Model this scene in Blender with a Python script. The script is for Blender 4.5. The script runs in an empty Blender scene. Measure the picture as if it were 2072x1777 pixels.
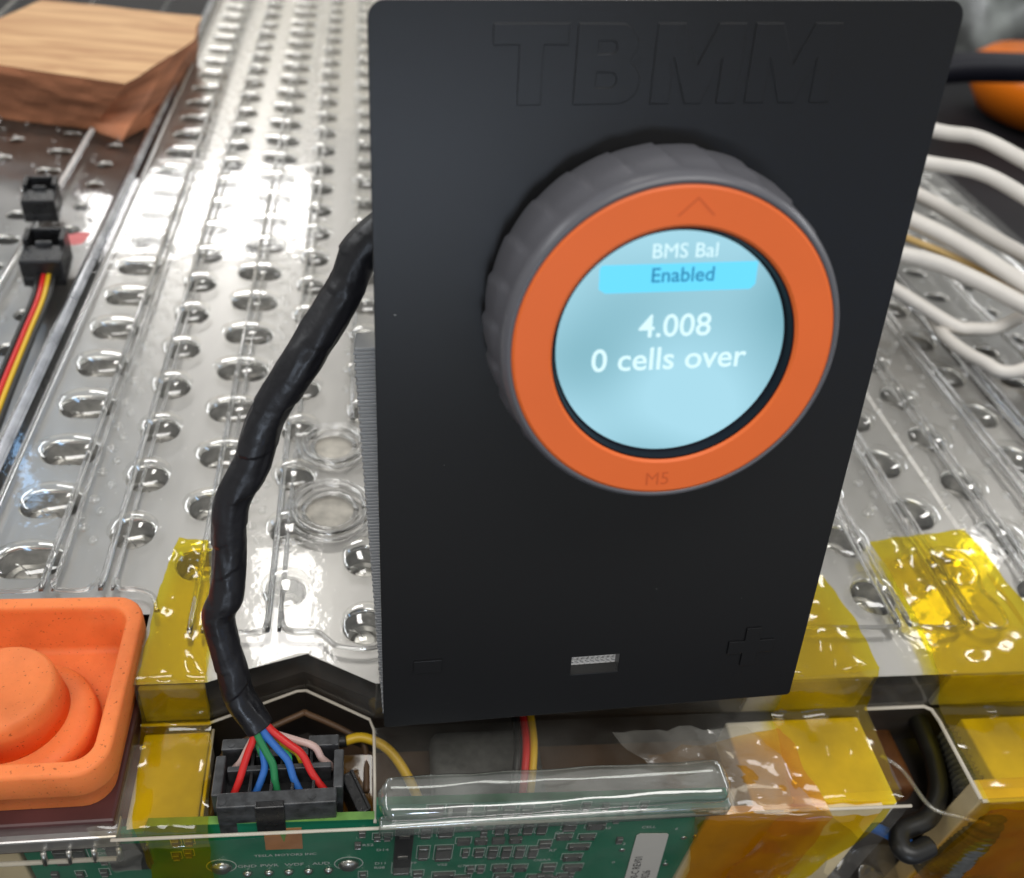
import bpy, bmesh, math, random
from mathutils import Vector, Matrix, noise
random.seed(7)
sc = bpy.context.scene
MM = 0.001
C = sc.collection

# ------------------------------------------------------------------ camera
cam = bpy.data.cameras.new('camera'); camo = bpy.data.objects.new('camera', cam); C.objects.link(camo)
camo.matrix_world = Matrix(((0.98480141, -0.01321565, -0.17318064, 0.0),
                            (-0.12231968, 0.6551059, -0.74556968, 0.0),
                            (0.12330485, 0.75542147, 0.64353268, 0.158),
                            (0, 0, 0, 1)))
cam.sensor_width = 36; cam.sensor_fit = 'HORIZONTAL'; cam.lens = 36 * 1780 / 2072
cam.clip_start = 0.005; cam.clip_end = 20
cam.dof.use_dof = True; cam.dof.focus_distance = 0.165; cam.dof.aperture_fstop = 18
sc.camera = camo

# ------------------------------------------------------------------ world and lamps
wd = bpy.data.worlds.new('World'); sc.world = wd; wd.use_nodes = True
bg = wd.node_tree.nodes['Background']; bg.inputs[0].default_value = (0.45, 0.45, 0.43, 1); bg.inputs[1].default_value = 0.72

def lamp(name, loc, target, sx, sy, power, col):
    l = bpy.data.lights.new(name, 'AREA'); l.shape = 'RECTANGLE'; l.size = sx; l.size_y = sy; l.energy = power; l.color = col
    o = bpy.data.objects.new(name, l); C.objects.link(o); o.location = loc
    o.rotation_euler = (Vector(target) - Vector(loc)).to_track_quat('-Z', 'Y').to_euler()
    return o
lamp('ceiling_lamp', (0.15, -0.35, 1.45), (0.05, 0.15, 0), 1.3, 0.6, 13.0, (1, 0.98, 0.95))  # added front fill above and behind the camera, for the board and panel
lamp('ceiling_lamp', (-0.13, 1.12, 1.30), (-0.02, 0.12, 0), 0.12, 0.30, 1.2, (1, 0.97, 0.93))
lamp('ceiling_lamp', (1.38, 1.18, 1.30), (0.15, 0.13, 0), 0.07, 0.30, 0.9, (1, 0.97, 0.93))
lamp('ceiling_lamp', (-0.42, 2.3, 1.02), (-0.05, 0.35, 0), 0.58, 0.20, 4.6, (1, 0.98, 0.97))
lamp('lit_wall', (-0.2, 3.7, 0.72), (0, 0.3, 0), 3.2, 1.15, 7.0, (1, 0.90, 0.70))
lamp('window_lamp', (-0.9, 1.9, 1.5), (0, 0.25, 0), 0.05, 0.4, 0.5, (0.35, 0.62, 1.0))
lamp('tube_lamp', (-1.75, 1.2, 1.30), (0.0, 1.2, 0), 3.4, 0.16, 17.0, (0.96, 0.98, 1.0))
lamp('tube_lamp', (3.3, 1.4, 1.30), (0.1, 1.4, 0), 3.8, 0.20, 30.0, (0.96, 0.98, 1.0))
lamp('window_lamp', (0.60, -0.97, 0.13), (0.07, 0.12, 0.1), 0.16, 0.10, 0.16, (0.15, 0.42, 1.0))
lamp('window_lamp', (-0.075, -1.15, 0.19), (0, 0.12, 0.1), 0.22, 0.09, 2.0, (0.70, 0.82, 1.0))

sc.view_settings.view_transform = 'Standard'; sc.view_settings.look = 'None'
sc.view_settings.exposure = 0.10; sc.view_settings.gamma = 1.0
sc.cycles.use_denoising = True
sc.cycles.max_bounces = 14; sc.cycles.transparent_max_bounces = 24; sc.cycles.transmission_bounces = 10; sc.cycles.glossy_bounces = 6
sc.cycles.caustics_refractive = False; sc.cycles.caustics_reflective = False
sc.cycles.sample_clamp_indirect = 6.0

# ------------------------------------------------------------------ materials
M = {}
def mat(name):
    m = bpy.data.materials.new(name); m.use_nodes = True; M[name] = m
    nt = m.node_tree; return m, nt, nt.nodes, nt.links
def principled(name, col, rough=0.5, metal=0.0, spec=0.5, var=0.0, vscale=400, bump=0.0, bscale=800, stretch=(1, 1, 1), rvar=0.0, emit=None, estr=0, coat=0.0):
    m, nt, N, L = mat(name); b = N['Principled BSDF']
    b.inputs['Base Color'].default_value = (*col, 1); b.inputs['Roughness'].default_value = rough
    b.inputs['Metallic'].default_value = metal; b.inputs['Specular IOR Level'].default_value = spec
    b.inputs['Coat Weight'].default_value = coat
    if emit: b.inputs['Emission Color'].default_value = (*emit, 1); b.inputs['Emission Strength'].default_value = estr
    if var or bump or rvar:
        tc = N.new('ShaderNodeTexCoord'); mp = N.new('ShaderNodeMapping'); mp.inputs['Scale'].default_value = stretch
        L.new(tc.outputs['Object'], mp.inputs['Vector'])
        n = N.new('ShaderNodeTexNoise'); n.inputs['Scale'].default_value = vscale; n.inputs['Detail'].default_value = 5
        L.new(mp.outputs['Vector'], n.inputs['Vector'])
        if var:
            r = N.new('ShaderNodeValToRGB'); r.color_ramp.elements[0].position = 0.3; r.color_ramp.elements[1].position = 0.7
            r.color_ramp.elements[0].color = (*[max(0, c * (1 - var)) for c in col], 1); r.color_ramp.elements[1].color = (*[min(1, c * (1 + var)) for c in col], 1)
            L.new(n.outputs['Fac'], r.inputs['Fac']); L.new(r.outputs['Color'], b.inputs['Base Color'])
        if rvar:
            mr = N.new('ShaderNodeMapRange'); mr.inputs['To Min'].default_value = max(0.02, rough - rvar); mr.inputs['To Max'].default_value = rough + rvar
            mr.inputs['From Min'].default_value = 0.3; mr.inputs['From Max'].default_value = 0.7
            L.new(n.outputs['Fac'], mr.inputs['Value']); L.new(mr.outputs['Result'], b.inputs['Roughness'])
        if bump:
            n2 = N.new('ShaderNodeTexNoise'); n2.inputs['Scale'].default_value = bscale; n2.inputs['Detail'].default_value = 4
            L.new(mp.outputs['Vector'], n2.inputs['Vector'])
            bp = N.new('ShaderNodeBump'); bp.inputs['Strength'].default_value = bump; bp.inputs['Distance'].default_value = min(0.0004, 0.3 / bscale)
            L.new(n2.outputs['Fac'], bp.inputs['Height']); L.new(bp.outputs['Normal'], b.inputs['Normal'])
    return m
def clearfilm(name, tint, rough=0.04, ior=1.5, haze=0.0, hazecol=(0.8, 0.78, 0.72), bump=0.0, bscale=60, boost=1.0, wr=None):
    """thin clear sheet: coloured see-through plus a Fresnel reflection"""
    m, nt, N, L = mat(name); N.remove(N['Principled BSDF']); out = N['Material Output']
    t = N.new('ShaderNodeBsdfTransparent'); t.inputs['Color'].default_value = (*tint, 1)
    g = N.new('ShaderNodeBsdfGlossy'); g.inputs['Roughness'].default_value = rough
    gm = N.new('ShaderNodeNewGeometry'); dt = N.new('ShaderNodeVectorMath'); dt.operation = 'DOT_PRODUCT'
    L.new(gm.outputs['Incoming'], dt.inputs[0]); L.new(gm.outputs['Normal'], dt.inputs[1])
    def mth(op, a, b=None):
        k = N.new('ShaderNodeMath'); k.operation = op
        for i_, v_ in enumerate((a, b)):
            if v_ is None: continue
            if isinstance(v_, (int, float)): k.inputs[i_].default_value = v_
            else: L.new(v_, k.inputs[i_])
        return k.outputs[0]
    f0 = 2 * ((ior - 1) / (ior + 1)) ** 2
    ab = mth('ABSOLUTE', dt.outputs['Value']); p5 = mth('POWER', mth('SUBTRACT', 1.0, ab), 5.0)
    frv = mth('ADD', mth('MULTIPLY', p5, 1 - f0), f0)
    mx = N.new('ShaderNodeMixShader'); base = t.outputs[0]
    if haze:
        d = N.new('ShaderNodeBsdfDiffuse'); d.inputs['Color'].default_value = (*hazecol, 1)
        hm = N.new('ShaderNodeMixShader'); hm.inputs['Fac'].default_value = haze
        tc0 = N.new('ShaderNodeTexCoord'); n0 = N.new('ShaderNodeTexNoise'); n0.inputs['Scale'].default_value = 90; n0.inputs['Detail'].default_value = 6
        mr = N.new('ShaderNodeMapRange'); mr.inputs['From Min'].default_value = 0.3; mr.inputs['From Max'].default_value = 0.75
        mr.inputs['To Min'].default_value = haze * 0.3; mr.inputs['To Max'].default_value = haze * 1.8
        L.new(tc0.outputs['Object'], n0.inputs['Vector']); L.new(n0.outputs['Fac'], mr.inputs['Value']); L.new(mr.outputs['Result'], hm.inputs['Fac'])
        L.new(base, hm.inputs[1]); L.new(d.outputs[0], hm.inputs[2]); base = hm.outputs[0]
    ml = N.new('ShaderNodeMath'); ml.operation = 'MULTIPLY'; ml.inputs[1].default_value = boost; ml.use_clamp = True
    L.new(frv, ml.inputs[0]); L.new(ml.outputs[0], mx.inputs['Fac']); L.new(base, mx.inputs[1]); L.new(g.outputs[0], mx.inputs[2])
    if bump:
        tc = N.new('ShaderNodeTexCoord'); n = N.new('ShaderNodeTexNoise'); n.inputs['Scale'].default_value = bscale; n.inputs['Detail'].default_value = 3
        bp = N.new('ShaderNodeBump'); bp.inputs['Strength'].default_value = bump; bp.inputs['Distance'].default_value = 0.001
        L.new(tc.outputs['Object'], n.inputs['Vector']); L.new(n.outputs['Fac'], bp.inputs['Height'])
        L.new(bp.outputs['Normal'], g.inputs['Normal']); L.new(bp.outputs['Normal'], dt.inputs[1])
    L.new(mx.outputs[0], out.inputs['Surface'])
    return m
def glass(name, col, rough=0.03, ior=1.45):
    m, nt, N, L = mat(name); b = N['Principled BSDF']
    b.inputs['Base Color'].default_value = (*col, 1); b.inputs['Roughness'].default_value = rough
    b.inputs['Transmission Weight'].default_value = 1; b.inputs['IOR'].default_value = ior
    return m

principled('black_print', (0.008, 0.008, 0.009), 0.31, spec=0.38, bump=0.25, bscale=9000, stretch=(1, 1, 14))
principled('lit_side_print', (0.22, 0.225, 0.23), 0.28, spec=0.5, bump=0.3, bscale=2500, stretch=(1, 1, 6))  # dark side print, the light it catches painted in as grey
principled('lit_slot_print', (0.75, 0.75, 0.76), 0.45)  # print seen through the slot, painted pale to look lit from behind
principled('knob_grey', (0.115, 0.115, 0.13), 0.32, spec=0.5)
principled('ring_orange', (0.90, 0.16, 0.025), 0.5, var=0.03, vscale=60)
principled('ring_mark', (0.70, 0.11, 0.016), 0.5)
principled('bezel_black', (0.004, 0.004, 0.010), 0.45, spec=0.2)
principled('lcd_bar', (0.0, 0.0, 0.0), 0.2, emit=(0.14, 0.70, 0.98), estr=1.0)
principled('lcd_text', (0.0, 0.0, 0.0), 0.2, emit=(0.70, 0.95, 1.0), estr=1.0)
principled('lcd_dark_text', (0.0, 0.0, 0.0), 0.2, emit=(0.025, 0.24, 0.45), estr=1.0)
m, nt, N, L = mat('lcd'); b = N['Principled BSDF']; b.inputs['Base Color'].default_value = (0, 0, 0, 1); b.inputs['Roughness'].default_value = 0.18
tc = N.new('ShaderNodeTexCoord'); n = N.new('ShaderNodeTexNoise'); n.inputs['Scale'].default_value = 45; n.inputs['Detail'].default_value = 0
r = N.new('ShaderNodeValToRGB'); r.color_ramp.elements[0].position = 0.35; r.color_ramp.elements[1].position = 0.65
r.color_ramp.elements[0].color = (0.20, 0.43, 0.51, 1); r.color_ramp.elements[1].color = (0.38, 0.68, 0.80, 1)
L.new(tc.outputs['Object'], n.inputs['Vector']); L.new(n.outputs['Fac'], r.inputs['Fac']); L.new(r.outputs['Color'], b.inputs['Emission Color'])
b.inputs['Emission Strength'].default_value = 1.0

principled('aluminium_dull', (0.46, 0.45, 0.44), 0.36, metal=1.0, var=0.1, vscale=60, rvar=0.08)
principled('aluminium', (0.56, 0.545, 0.53), 0.32, metal=0.85, var=0.03, vscale=300, rvar=0.02, bump=0.10, bscale=3000, stretch=(1, 0.25, 1))
principled('cup_matte', (0.62, 0.58, 0.52), 0.5, metal=0.4, var=0.25, vscale=260, bump=0.1, bscale=700)
principled('hole_wall', (0.34, 0.33, 0.32), 0.30, metal=0.7, var=0.4, vscale=300)  # plate metal darkened in colour to give the holes shaded crescents
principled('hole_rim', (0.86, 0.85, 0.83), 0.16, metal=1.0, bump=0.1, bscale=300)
principled('cell_cap', (0.86, 0.84, 0.80), 0.30, metal=1.0, var=0.1, vscale=500)
principled('cell_ring', (0.10, 0.10, 0.10), 0.5)
principled('silver', (0.85, 0.84, 0.82), 0.2, metal=1.0)
principled('rust_block', (0.11, 0.04, 0.014), 0.5, var=0.5, vscale=120)
principled('backing_grey', (0.30, 0.29, 0.27), 0.5, var=0.35, vscale=70)
principled('maroon_shelf', (0.07, 0.022, 0.022), 0.4, var=0.2, vscale=80)
principled('brown_inner', (0.10, 0.055, 0.028), 0.5, var=0.4, vscale=60)
principled('block_dark', (0.035, 0.028, 0.024), 0.55, var=0.4, vscale=60)
principled('bracket_cream', (0.72, 0.68, 0.58), 0.4, var=0.35, vscale=60)
principled('tray_tan', (0.74, 0.60, 0.36), 0.5, var=0.15, vscale=80)
clearfilm('clear', (0.965, 0.965, 0.955), 0.05, 1.45, haze=0.02, bump=0.10, bscale=140)
clearfilm('clear_dusty', (0.95, 0.94, 0.92), 0.08, 1.45, haze=0.04, bump=0.10, bscale=80)
clearfilm('clear_bump', (0.97, 0.97, 0.96), 0.04, 1.6, boost=1.5)
m = glass('clear_rib', (0.98, 0.98, 0.98), 0.03, 1.5)
nt = m.node_tree; g_ = nt.nodes.new('ShaderNodeBsdfGlossy'); g_.inputs['Roughness'].default_value = 0.10; x_ = nt.nodes.new('ShaderNodeMixShader'); x_.inputs['Fac'].default_value = 0.16
nt.links.new(nt.nodes['Principled BSDF'].outputs[0], x_.inputs[1]); nt.links.new(g_.outputs[0], x_.inputs[2]); nt.links.new(x_.outputs[0], nt.nodes['Material Output'].inputs['Surface'])
clearfilm('clear_rail', (0.90, 0.92, 0.90), 0.10, 1.5, haze=0.10, hazecol=(0.8, 0.82, 0.78), boost=2.2)
clearfilm('frosted', (0.80, 0.82, 0.86), 0.15, 1.5, haze=0.42, hazecol=(0.78, 0.80, 0.85), boost=1.6)
m, nt, N, L = mat('cut_edge'); N.remove(N['Principled BSDF'])
d = N.new('ShaderNodeBsdfPrincipled'); d.inputs['Base Color'].default_value = (0.85, 0.78, 0.66, 1); d.inputs['Roughness'].default_value = 0.25
t = N.new('ShaderNodeBsdfTransparent'); mx = N.new('ShaderNodeMixShader'); mx.inputs['Fac'].default_value = 0.55
L.new(t.outputs[0], mx.inputs[1]); L.new(d.outputs[0], mx.inputs[2]); L.new(mx.outputs[0], N['Material Output'].inputs['Surface'])
clearfilm('kapton_yellow', (1.0, 0.82, 0.03), 0.07, 1.5, haze=0.05, hazecol=(0.98, 0.66, 0.02), bump=0.09, bscale=100)
clearfilm('kapton_amber', (0.95, 0.66, 0.12), 0.10, 1.5, haze=0.06, hazecol=(0.8, 0.42, 0.04), bump=0.12, bscale=90)
clearfilm('tape_clear', (0.93, 0.90, 0.82), 0.10, 1.5, haze=0.10, bump=0.4, bscale=120)
clearfilm('bag_clear', (0.86, 0.85, 0.83), 0.10, 1.5, haze=0.22, hazecol=(0.55, 0.53, 0.5), bump=0.8, bscale=60, boost=1.6)
principled('vinyl_tape', (0.011, 0.011, 0.014), 0.36, spec=0.45, var=0.2, vscale=80, bump=0.9, bscale=200, rvar=0.12)
principled('black_plastic', (0.014, 0.014, 0.015), 0.33, var=0.2, vscale=700, bump=0.25, bscale=900, rvar=0.1)
principled('dusty_black', (0.040, 0.042, 0.045), 0.42, var=0.55, vscale=500, bump=0.3, bscale=900)
principled('soft_black', (0.008, 0.008, 0.009), 0.6)
principled('wire_red', (0.62, 0.022, 0.02), 0.38); principled('wire_blue', (0.03, 0.14, 0.46), 0.38)
principled('wire_green', (0.02, 0.20, 0.07), 0.38); principled('wire_pink', (0.60, 0.42, 0.38), 0.4)
principled('wire_yellow', (0.72, 0.45, 0.02), 0.4); principled('wire_black', (0.012, 0.012, 0.012), 0.4)
principled('wire_mint', (0.05, 0.55, 0.22), 0.4)
principled('cable_white', (0.74, 0.70, 0.645), 0.42, var=0.05, vscale=90)
principled('cable_tan', (0.62, 0.42, 0.16), 0.42)
m = principled('rubber_orange', (0.80, 0.19, 0.045), 0.55, spec=0.35, bump=0.2, bscale=1500)
nt = m.node_tree; N = nt.nodes; L = nt.links; b = N['Principled BSDF']; b.inputs['Subsurface Weight'].default_value = 0.35; b.inputs['Subsurface Radius'].default_value = (1.0, 0.25, 0.1); b.inputs['Subsurface Scale'].default_value = 0.0025
tc = N.new('ShaderNodeTexCoord'); n1 = N.new('ShaderNodeTexNoise'); n1.inputs['Scale'].default_value = 1700; n1.inputs['Detail'].default_value = 3; n2 = N.new('ShaderNodeTexNoise'); n2.inputs['Scale'].default_value = 70; n2.inputs['Detail'].default_value = 6
r1 = N.new('ShaderNodeValToRGB'); r1.color_ramp.elements[0].position = 0.28; r1.color_ramp.elements[1].position = 0.35; r1.color_ramp.elements[0].color = (0.42, 0.32, 0.26, 1); r1.color_ramp.elements[1].color = (1, 1, 1, 1)
r2 = N.new('ShaderNodeValToRGB'); r2.color_ramp.elements[0].position = 0.28; r2.color_ramp.elements[1].position = 0.62; r2.color_ramp.elements[0].color = (0.62, 0.145, 0.035, 1); r2.color_ramp.elements[1].color = (0.92, 0.25, 0.07, 1)
mm_ = N.new('ShaderNodeMix'); mm_.data_type = 'RGBA'; mm_.blend_type = 'MULTIPLY'; mm_.inputs['Factor'].default_value = 0.85
L.new(tc.outputs['Object'], n1.inputs['Vector']); L.new(tc.outputs['Object'], n2.inputs['Vector']); L.new(n1.outputs['Fac'], r1.inputs['Fac']); L.new(n2.outputs['Fac'], r2.inputs['Fac'])
L.new(r2.outputs['Color'], mm_.inputs[6]); L.new(r1.outputs['Color'], mm_.inputs[7]); L.new(mm_.outputs[2], b.inputs['Base Color'])
principled('pcb_green', (0.01, 0.19, 0.10), 0.30, var=0.18, vscale=90, spec=0.5)
principled('pcb_rim', (0.03, 0.10, 0.05), 0.5, var=0.3, vscale=300)
principled('pcb_edge', (0.14, 0.30, 0.06), 0.5, var=0.2, vscale=300)
principled('silkscreen', (0.55, 0.60, 0.56), 0.6)
principled('copper', (0.46, 0.20, 0.075), 0.55, var=0.1, vscale=300)
principled('chip_black', (0.010, 0.010, 0.011), 0.35); principled('part_grey', (0.10, 0.10, 0.095), 0.5, var=0.2, vscale=600)
principled('solder', (0.62, 0.61, 0.58), 0.28, metal=1.0, bump=0.3, bscale=600)
principled('dust', (0.85, 0.84, 0.8), 0.7)
principled('sticker', (0.74, 0.71, 0.66), 0.55); principled('ink', (0.05, 0.045, 0.05), 0.6)
principled('bench', (0.010, 0.010, 0.013), 0.6, var=0.3, vscale=20, spec=0.2)
principled('grey_bag', (0.22, 0.24, 0.235), 0.35, var=0.8, vscale=18)
m, nt, N, L = mat('wood'); b = N['Principled BSDF']; b.inputs['Roughness'].default_value = 0.6
tc = N.new('ShaderNodeTexCoord'); mp = N.new('ShaderNodeMapping'); mp.inputs['Scale'].default_value = (7, 45, 45); mp.inputs['Rotation'].default_value = (0, 0, 0.12)
n = N.new('ShaderNodeTexNoise'); n.inputs['Scale'].default_value = 2.2; n.inputs['Detail'].default_value = 6; n.inputs['Distortion'].default_value = 1.4
r = N.new('ShaderNodeValToRGB'); r.color_ramp.elements[0].position = 0.3; r.color_ramp.elements[1].position = 0.72
r.color_ramp.elements[0].color = (0.46, 0.22, 0.085, 1); r.color_ramp.elements[1].color = (0.80, 0.50, 0.24, 1)
L.new(tc.outputs['Object'], mp.inputs['Vector']); L.new(mp.outputs['Vector'], n.inputs['Vector']); L.new(n.outputs['Fac'], r.inputs['Fac']); L.new(r.outputs['Color'], b.inputs['Base Color'])
principled('wood_cut', (0.50, 0.20, 0.10), 0.65, var=0.5, vscale=16, stretch=(1, 1, 9), bump=0.5, bscale=120)
principled('orange_plastic', (0.95, 0.22, 0.01), 0.25)
principled('pink_tape', (0.65, 0.18, 0.18), 0.5)

# ------------------------------------------------------------------ mesh helpers (all coordinates in millimetres)
ROOT = {}
def root(name, loc, label, cat, group=None):
    o = bpy.data.objects.new(name, None); C.objects.link(o); o.empty_display_size = 0.01
    o.location = Vector(loc) * MM; o['label'] = label; o['category'] = cat
    if group: o['group'] = group
    ROOT[o.name] = Vector(loc); return o
def base_of(p):
    while p is not None:
        if p.name in ROOT: return ROOT[p.name]
        p = p.parent
    return Vector((0, 0, 0))
def add(name, vf, m, parent=None, smooth=False, kind=None):
    v, f = vf; off = base_of(parent)
    me = bpy.data.meshes.new(name); me.from_pydata([(Vector(p) - off) * MM for p in v], [], f)
    bm = bmesh.new(); bm.from_mesh(me); bmesh.ops.recalc_face_normals(bm, faces=bm.faces); bm.to_mesh(me); bm.free()
    ms = m if isinstance(m, (list, tuple)) else [m]
    for q in ms: me.materials.append(M[q])
    if smooth:
        for p in me.polygons: p.use_smooth = True
    o = bpy.data.objects.new(name, me); C.objects.link(o); o.parent = parent
    if kind: o['kind'] = kind
    return o
def tag(o, label, cat, group=None):
    o['label'] = label; o['category'] = cat
    if group: o['group'] = group
    return o
def join(*vfs):
    V, F = [], []
    for v, f in vfs:
        k = len(V); V += list(v); F += [tuple(i + k for i in q) for q in f]
    return V, F
def box(x0, x1, y0, y1, z0, z1, bev=0.0, seg=2):
    bm = bmesh.new(); bmesh.ops.create_cube(bm, size=1)
    for v in bm.verts: v.co = Vector(((x0 + x1) / 2 + v.co.x * (x1 - x0), (y0 + y1) / 2 + v.co.y * (y1 - y0), (z0 + z1) / 2 + v.co.z * (z1 - z0)))
    if bev: bmesh.ops.bevel(bm, geom=list(bm.edges), offset=bev, segments=seg, affect='EDGES', profile=0.5)
    bm.verts.index_update(); r = ([v.co.copy() for v in bm.verts], [tuple(v.index for v in f.verts) for f in bm.faces]); bm.free(); return r
def xform(vf, fn): return [fn(Vector(p)) for p in vf[0]], vf[1]
def smoothpath(pts, sub=8):
    P = [Vector(p) for p in pts]; out = []
    for i in range(len(P) - 1):
        p0 = P[max(i - 1, 0)]; p1 = P[i]; p2 = P[i + 1]; p3 = P[min(i + 2, len(P) - 1)]
        for k in range(sub):
            t = k / sub
            out.append(0.5 * ((2 * p1) + (p2 - p0) * t + (2 * p0 - 5 * p1 + 4 * p2 - p3) * t * t + (3 * p1 - p0 - 3 * p2 + p3) * t ** 3))
    out.append(P[-1]); return out
def tube(pts, r, seg=10, sub=8, rf=None, cap=True):
    P = smoothpath(pts, sub) if sub > 1 else [Vector(p) for p in pts]
    n = len(P); V = []; F = []; up = None; acc = 0
    for i in range(n):
        t = (P[min(i + 1, n - 1)] - P[max(i - 1, 0)]).normalized()
        if up is None:
            a = Vector((0, 0, 1)) if abs(t.z) < 0.9 else Vector((1, 0, 0)); up = (a - t * a.dot(t)).normalized()
        else: up = (up - t * up.dot(t)).normalized()
        sd = t.cross(up)
        if i: acc += (P[i] - P[i - 1]).length
        for k in range(seg):
            th = 2 * math.pi * k / seg; rr = rf(acc, th, i / (n - 1)) if rf else r
            V.append(P[i] + (up * math.cos(th) + sd * math.sin(th)) * rr)
    for i in range(n - 1):
        for k in range(seg): F.append((i * seg + k, i * seg + (k + 1) % seg, (i + 1) * seg + (k + 1) % seg, (i + 1) * seg + k))
    if cap: F.append(tuple(range(seg))[::-1]); F.append(tuple(range((n - 1) * seg, n * seg)))
    return V, F
def lathe(prof, seg=48, rf=None, closed=False, topcap=True):
    """profile of (r, h) round the local z axis"""
    V = []; F = []
    for i, (r, h) in enumerate(prof):
        for k in range(seg):
            th = 2 * math.pi * k / seg; rr = rf(i, th, r) if rf else r
            V.append(Vector((rr * math.cos(th), rr * math.sin(th), h)))
    for i in range(len(prof) - 1):
        for k in range(seg): F.append((i * seg + k, i * seg + (k + 1) % seg, (i + 1) * seg + (k + 1) % seg, (i + 1) * seg + k))
    if not closed:
        F.append(tuple(range(seg))[::-1])
        if topcap: F.append(tuple(range((len(prof) - 1) * seg, len(prof) * seg)))
    else:
        n = len(prof) - 1
        for k in range(seg): F.append((n * seg + k, n * seg + (k + 1) % seg, (k + 1) % seg, k))
    return V, F
def sheet(left, right, nu=10, nv=6, wob=0.0, wsc=0.12, seed=0, straight=True):
    """a strip between two edge polylines, with a little waviness"""
    def res(pts):
        P = [Vector(p) for p in pts]; L = [0]
        for i in range(1, len(P)): L.append(L[-1] + (P[i] - P[i - 1]).length)
        return P, L
    PL, LL = res(left); PR, _ = res(right); V = []; F = []; rows = []
    for i in range(len(PL) - 1):
        for k in range(nv): rows.append((i, k / nv))
    rows.append((len(PL) - 2, 1.0))
    for (i, t) in rows:
        a = PL[i].lerp(PL[i + 1], t); b = PR[i].lerp(PR[i + 1], t)
        for j in range(nu + 1):
            p = a.lerp(b, j / nu); d = noise.noise_vector(p * wsc + Vector((seed * 7.3, 0, 0))) * wob
            V.append(p + d)
    w = nu + 1
    for i in range(len(rows) - 1):
        for j in range(nu): F.append((i * w + j, i * w + j + 1, (i + 1) * w + j + 1, (i + 1) * w + j))
    return V, F
def prism(poly, z0, z1, bev=0.0):
    bm = bmesh.new(); vs = [bm.verts.new((p[0], p[1], z0)) for p in poly]; f = bm.faces.new(vs)
    r = bmesh.ops.extrude_face_region(bm, geom=[f])
    for g in r['geom']:
        if isinstance(g, bmesh.types.BMVert): g.co.z = z1
    bmesh.ops.recalc_face_normals(bm, faces=bm.faces)
    if bev: bmesh.ops.bevel(bm, geom=[e for e in bm.edges if len(e.link_faces) == 2 and e.calc_face_angle(0) > 0.6], offset=bev, segments=2, affect='EDGES', profile=0.5)
    bm.verts.index_update(); out = ([v.co.copy() for v in bm.verts], [tuple(v.index for v in q.verts) for q in bm.faces]); bm.free(); return out
def rrect(x0, x1, y0, y1, r, n=5):
    out = []
    for cx, cy, a in ((x1 - r, y1 - r, 0), (x0 + r, y1 - r, 90), (x0 + r, y0 + r, 180), (x1 - r, y0 + r, 270)):
        for k in range(n + 1):
            t = math.radians(a + 90 * k / n); out.append((cx + r * math.cos(t), cy + r * math.sin(t)))
    return out
def curvefill(splines, depth, bev=0.0):
    """filled 2D outline with holes, extruded: mesh data in the xy plane, z from -depth to 0"""
    cu = bpy.data.curves.new('outline', 'CURVE'); cu.dimensions = '2D'; cu.fill_mode = 'BOTH'; cu.extrude = depth / 2; cu.bevel_depth = bev; cu.bevel_resolution = 1
    for s in splines:
        sp = cu.splines.new('POLY'); sp.points.add(len(s) - 1); sp.use_cyclic_u = True
        for i, p in enumerate(s): sp.points[i].co = (p[0], p[1], 0, 1)
    return curve_mesh(cu, depth)
def textmesh(s, size, depth=0.02, align='CENTER', offset=0.0, res=3, space=1.0):
    cu = bpy.data.curves.new('text', 'FONT'); cu.body = s; cu.size = size; cu.extrude = depth / 2; cu.align_x = align; cu.align_y = 'BOTTOM_BASELINE'
    cu.offset = offset; cu.resolution_u = res; cu.space_character = space
    return curve_mesh(cu, depth)
def curve_mesh(cu, depth):
    o = bpy.data.objects.new('tmp', cu); C.objects.link(o); dg = bpy.context.evaluated_depsgraph_get()
    me = bpy.data.meshes.new_from_object(o.evaluated_get(dg))
    V = [v.co.copy() + Vector((0, 0, -depth / 2)) for v in me.vertices]; F = [tuple(p.vertices) for p in me.polygons]
    bpy.data.objects.remove(o); bpy.data.curves.remove(cu); bpy.data.meshes.remove(me); return V, F

# ------------------------------------------------------------------ setting
bench = add('workbench', box(-900, 1200, -120, 1500, -90, -80), 'bench'); bench['kind'] = 'structure'

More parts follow.
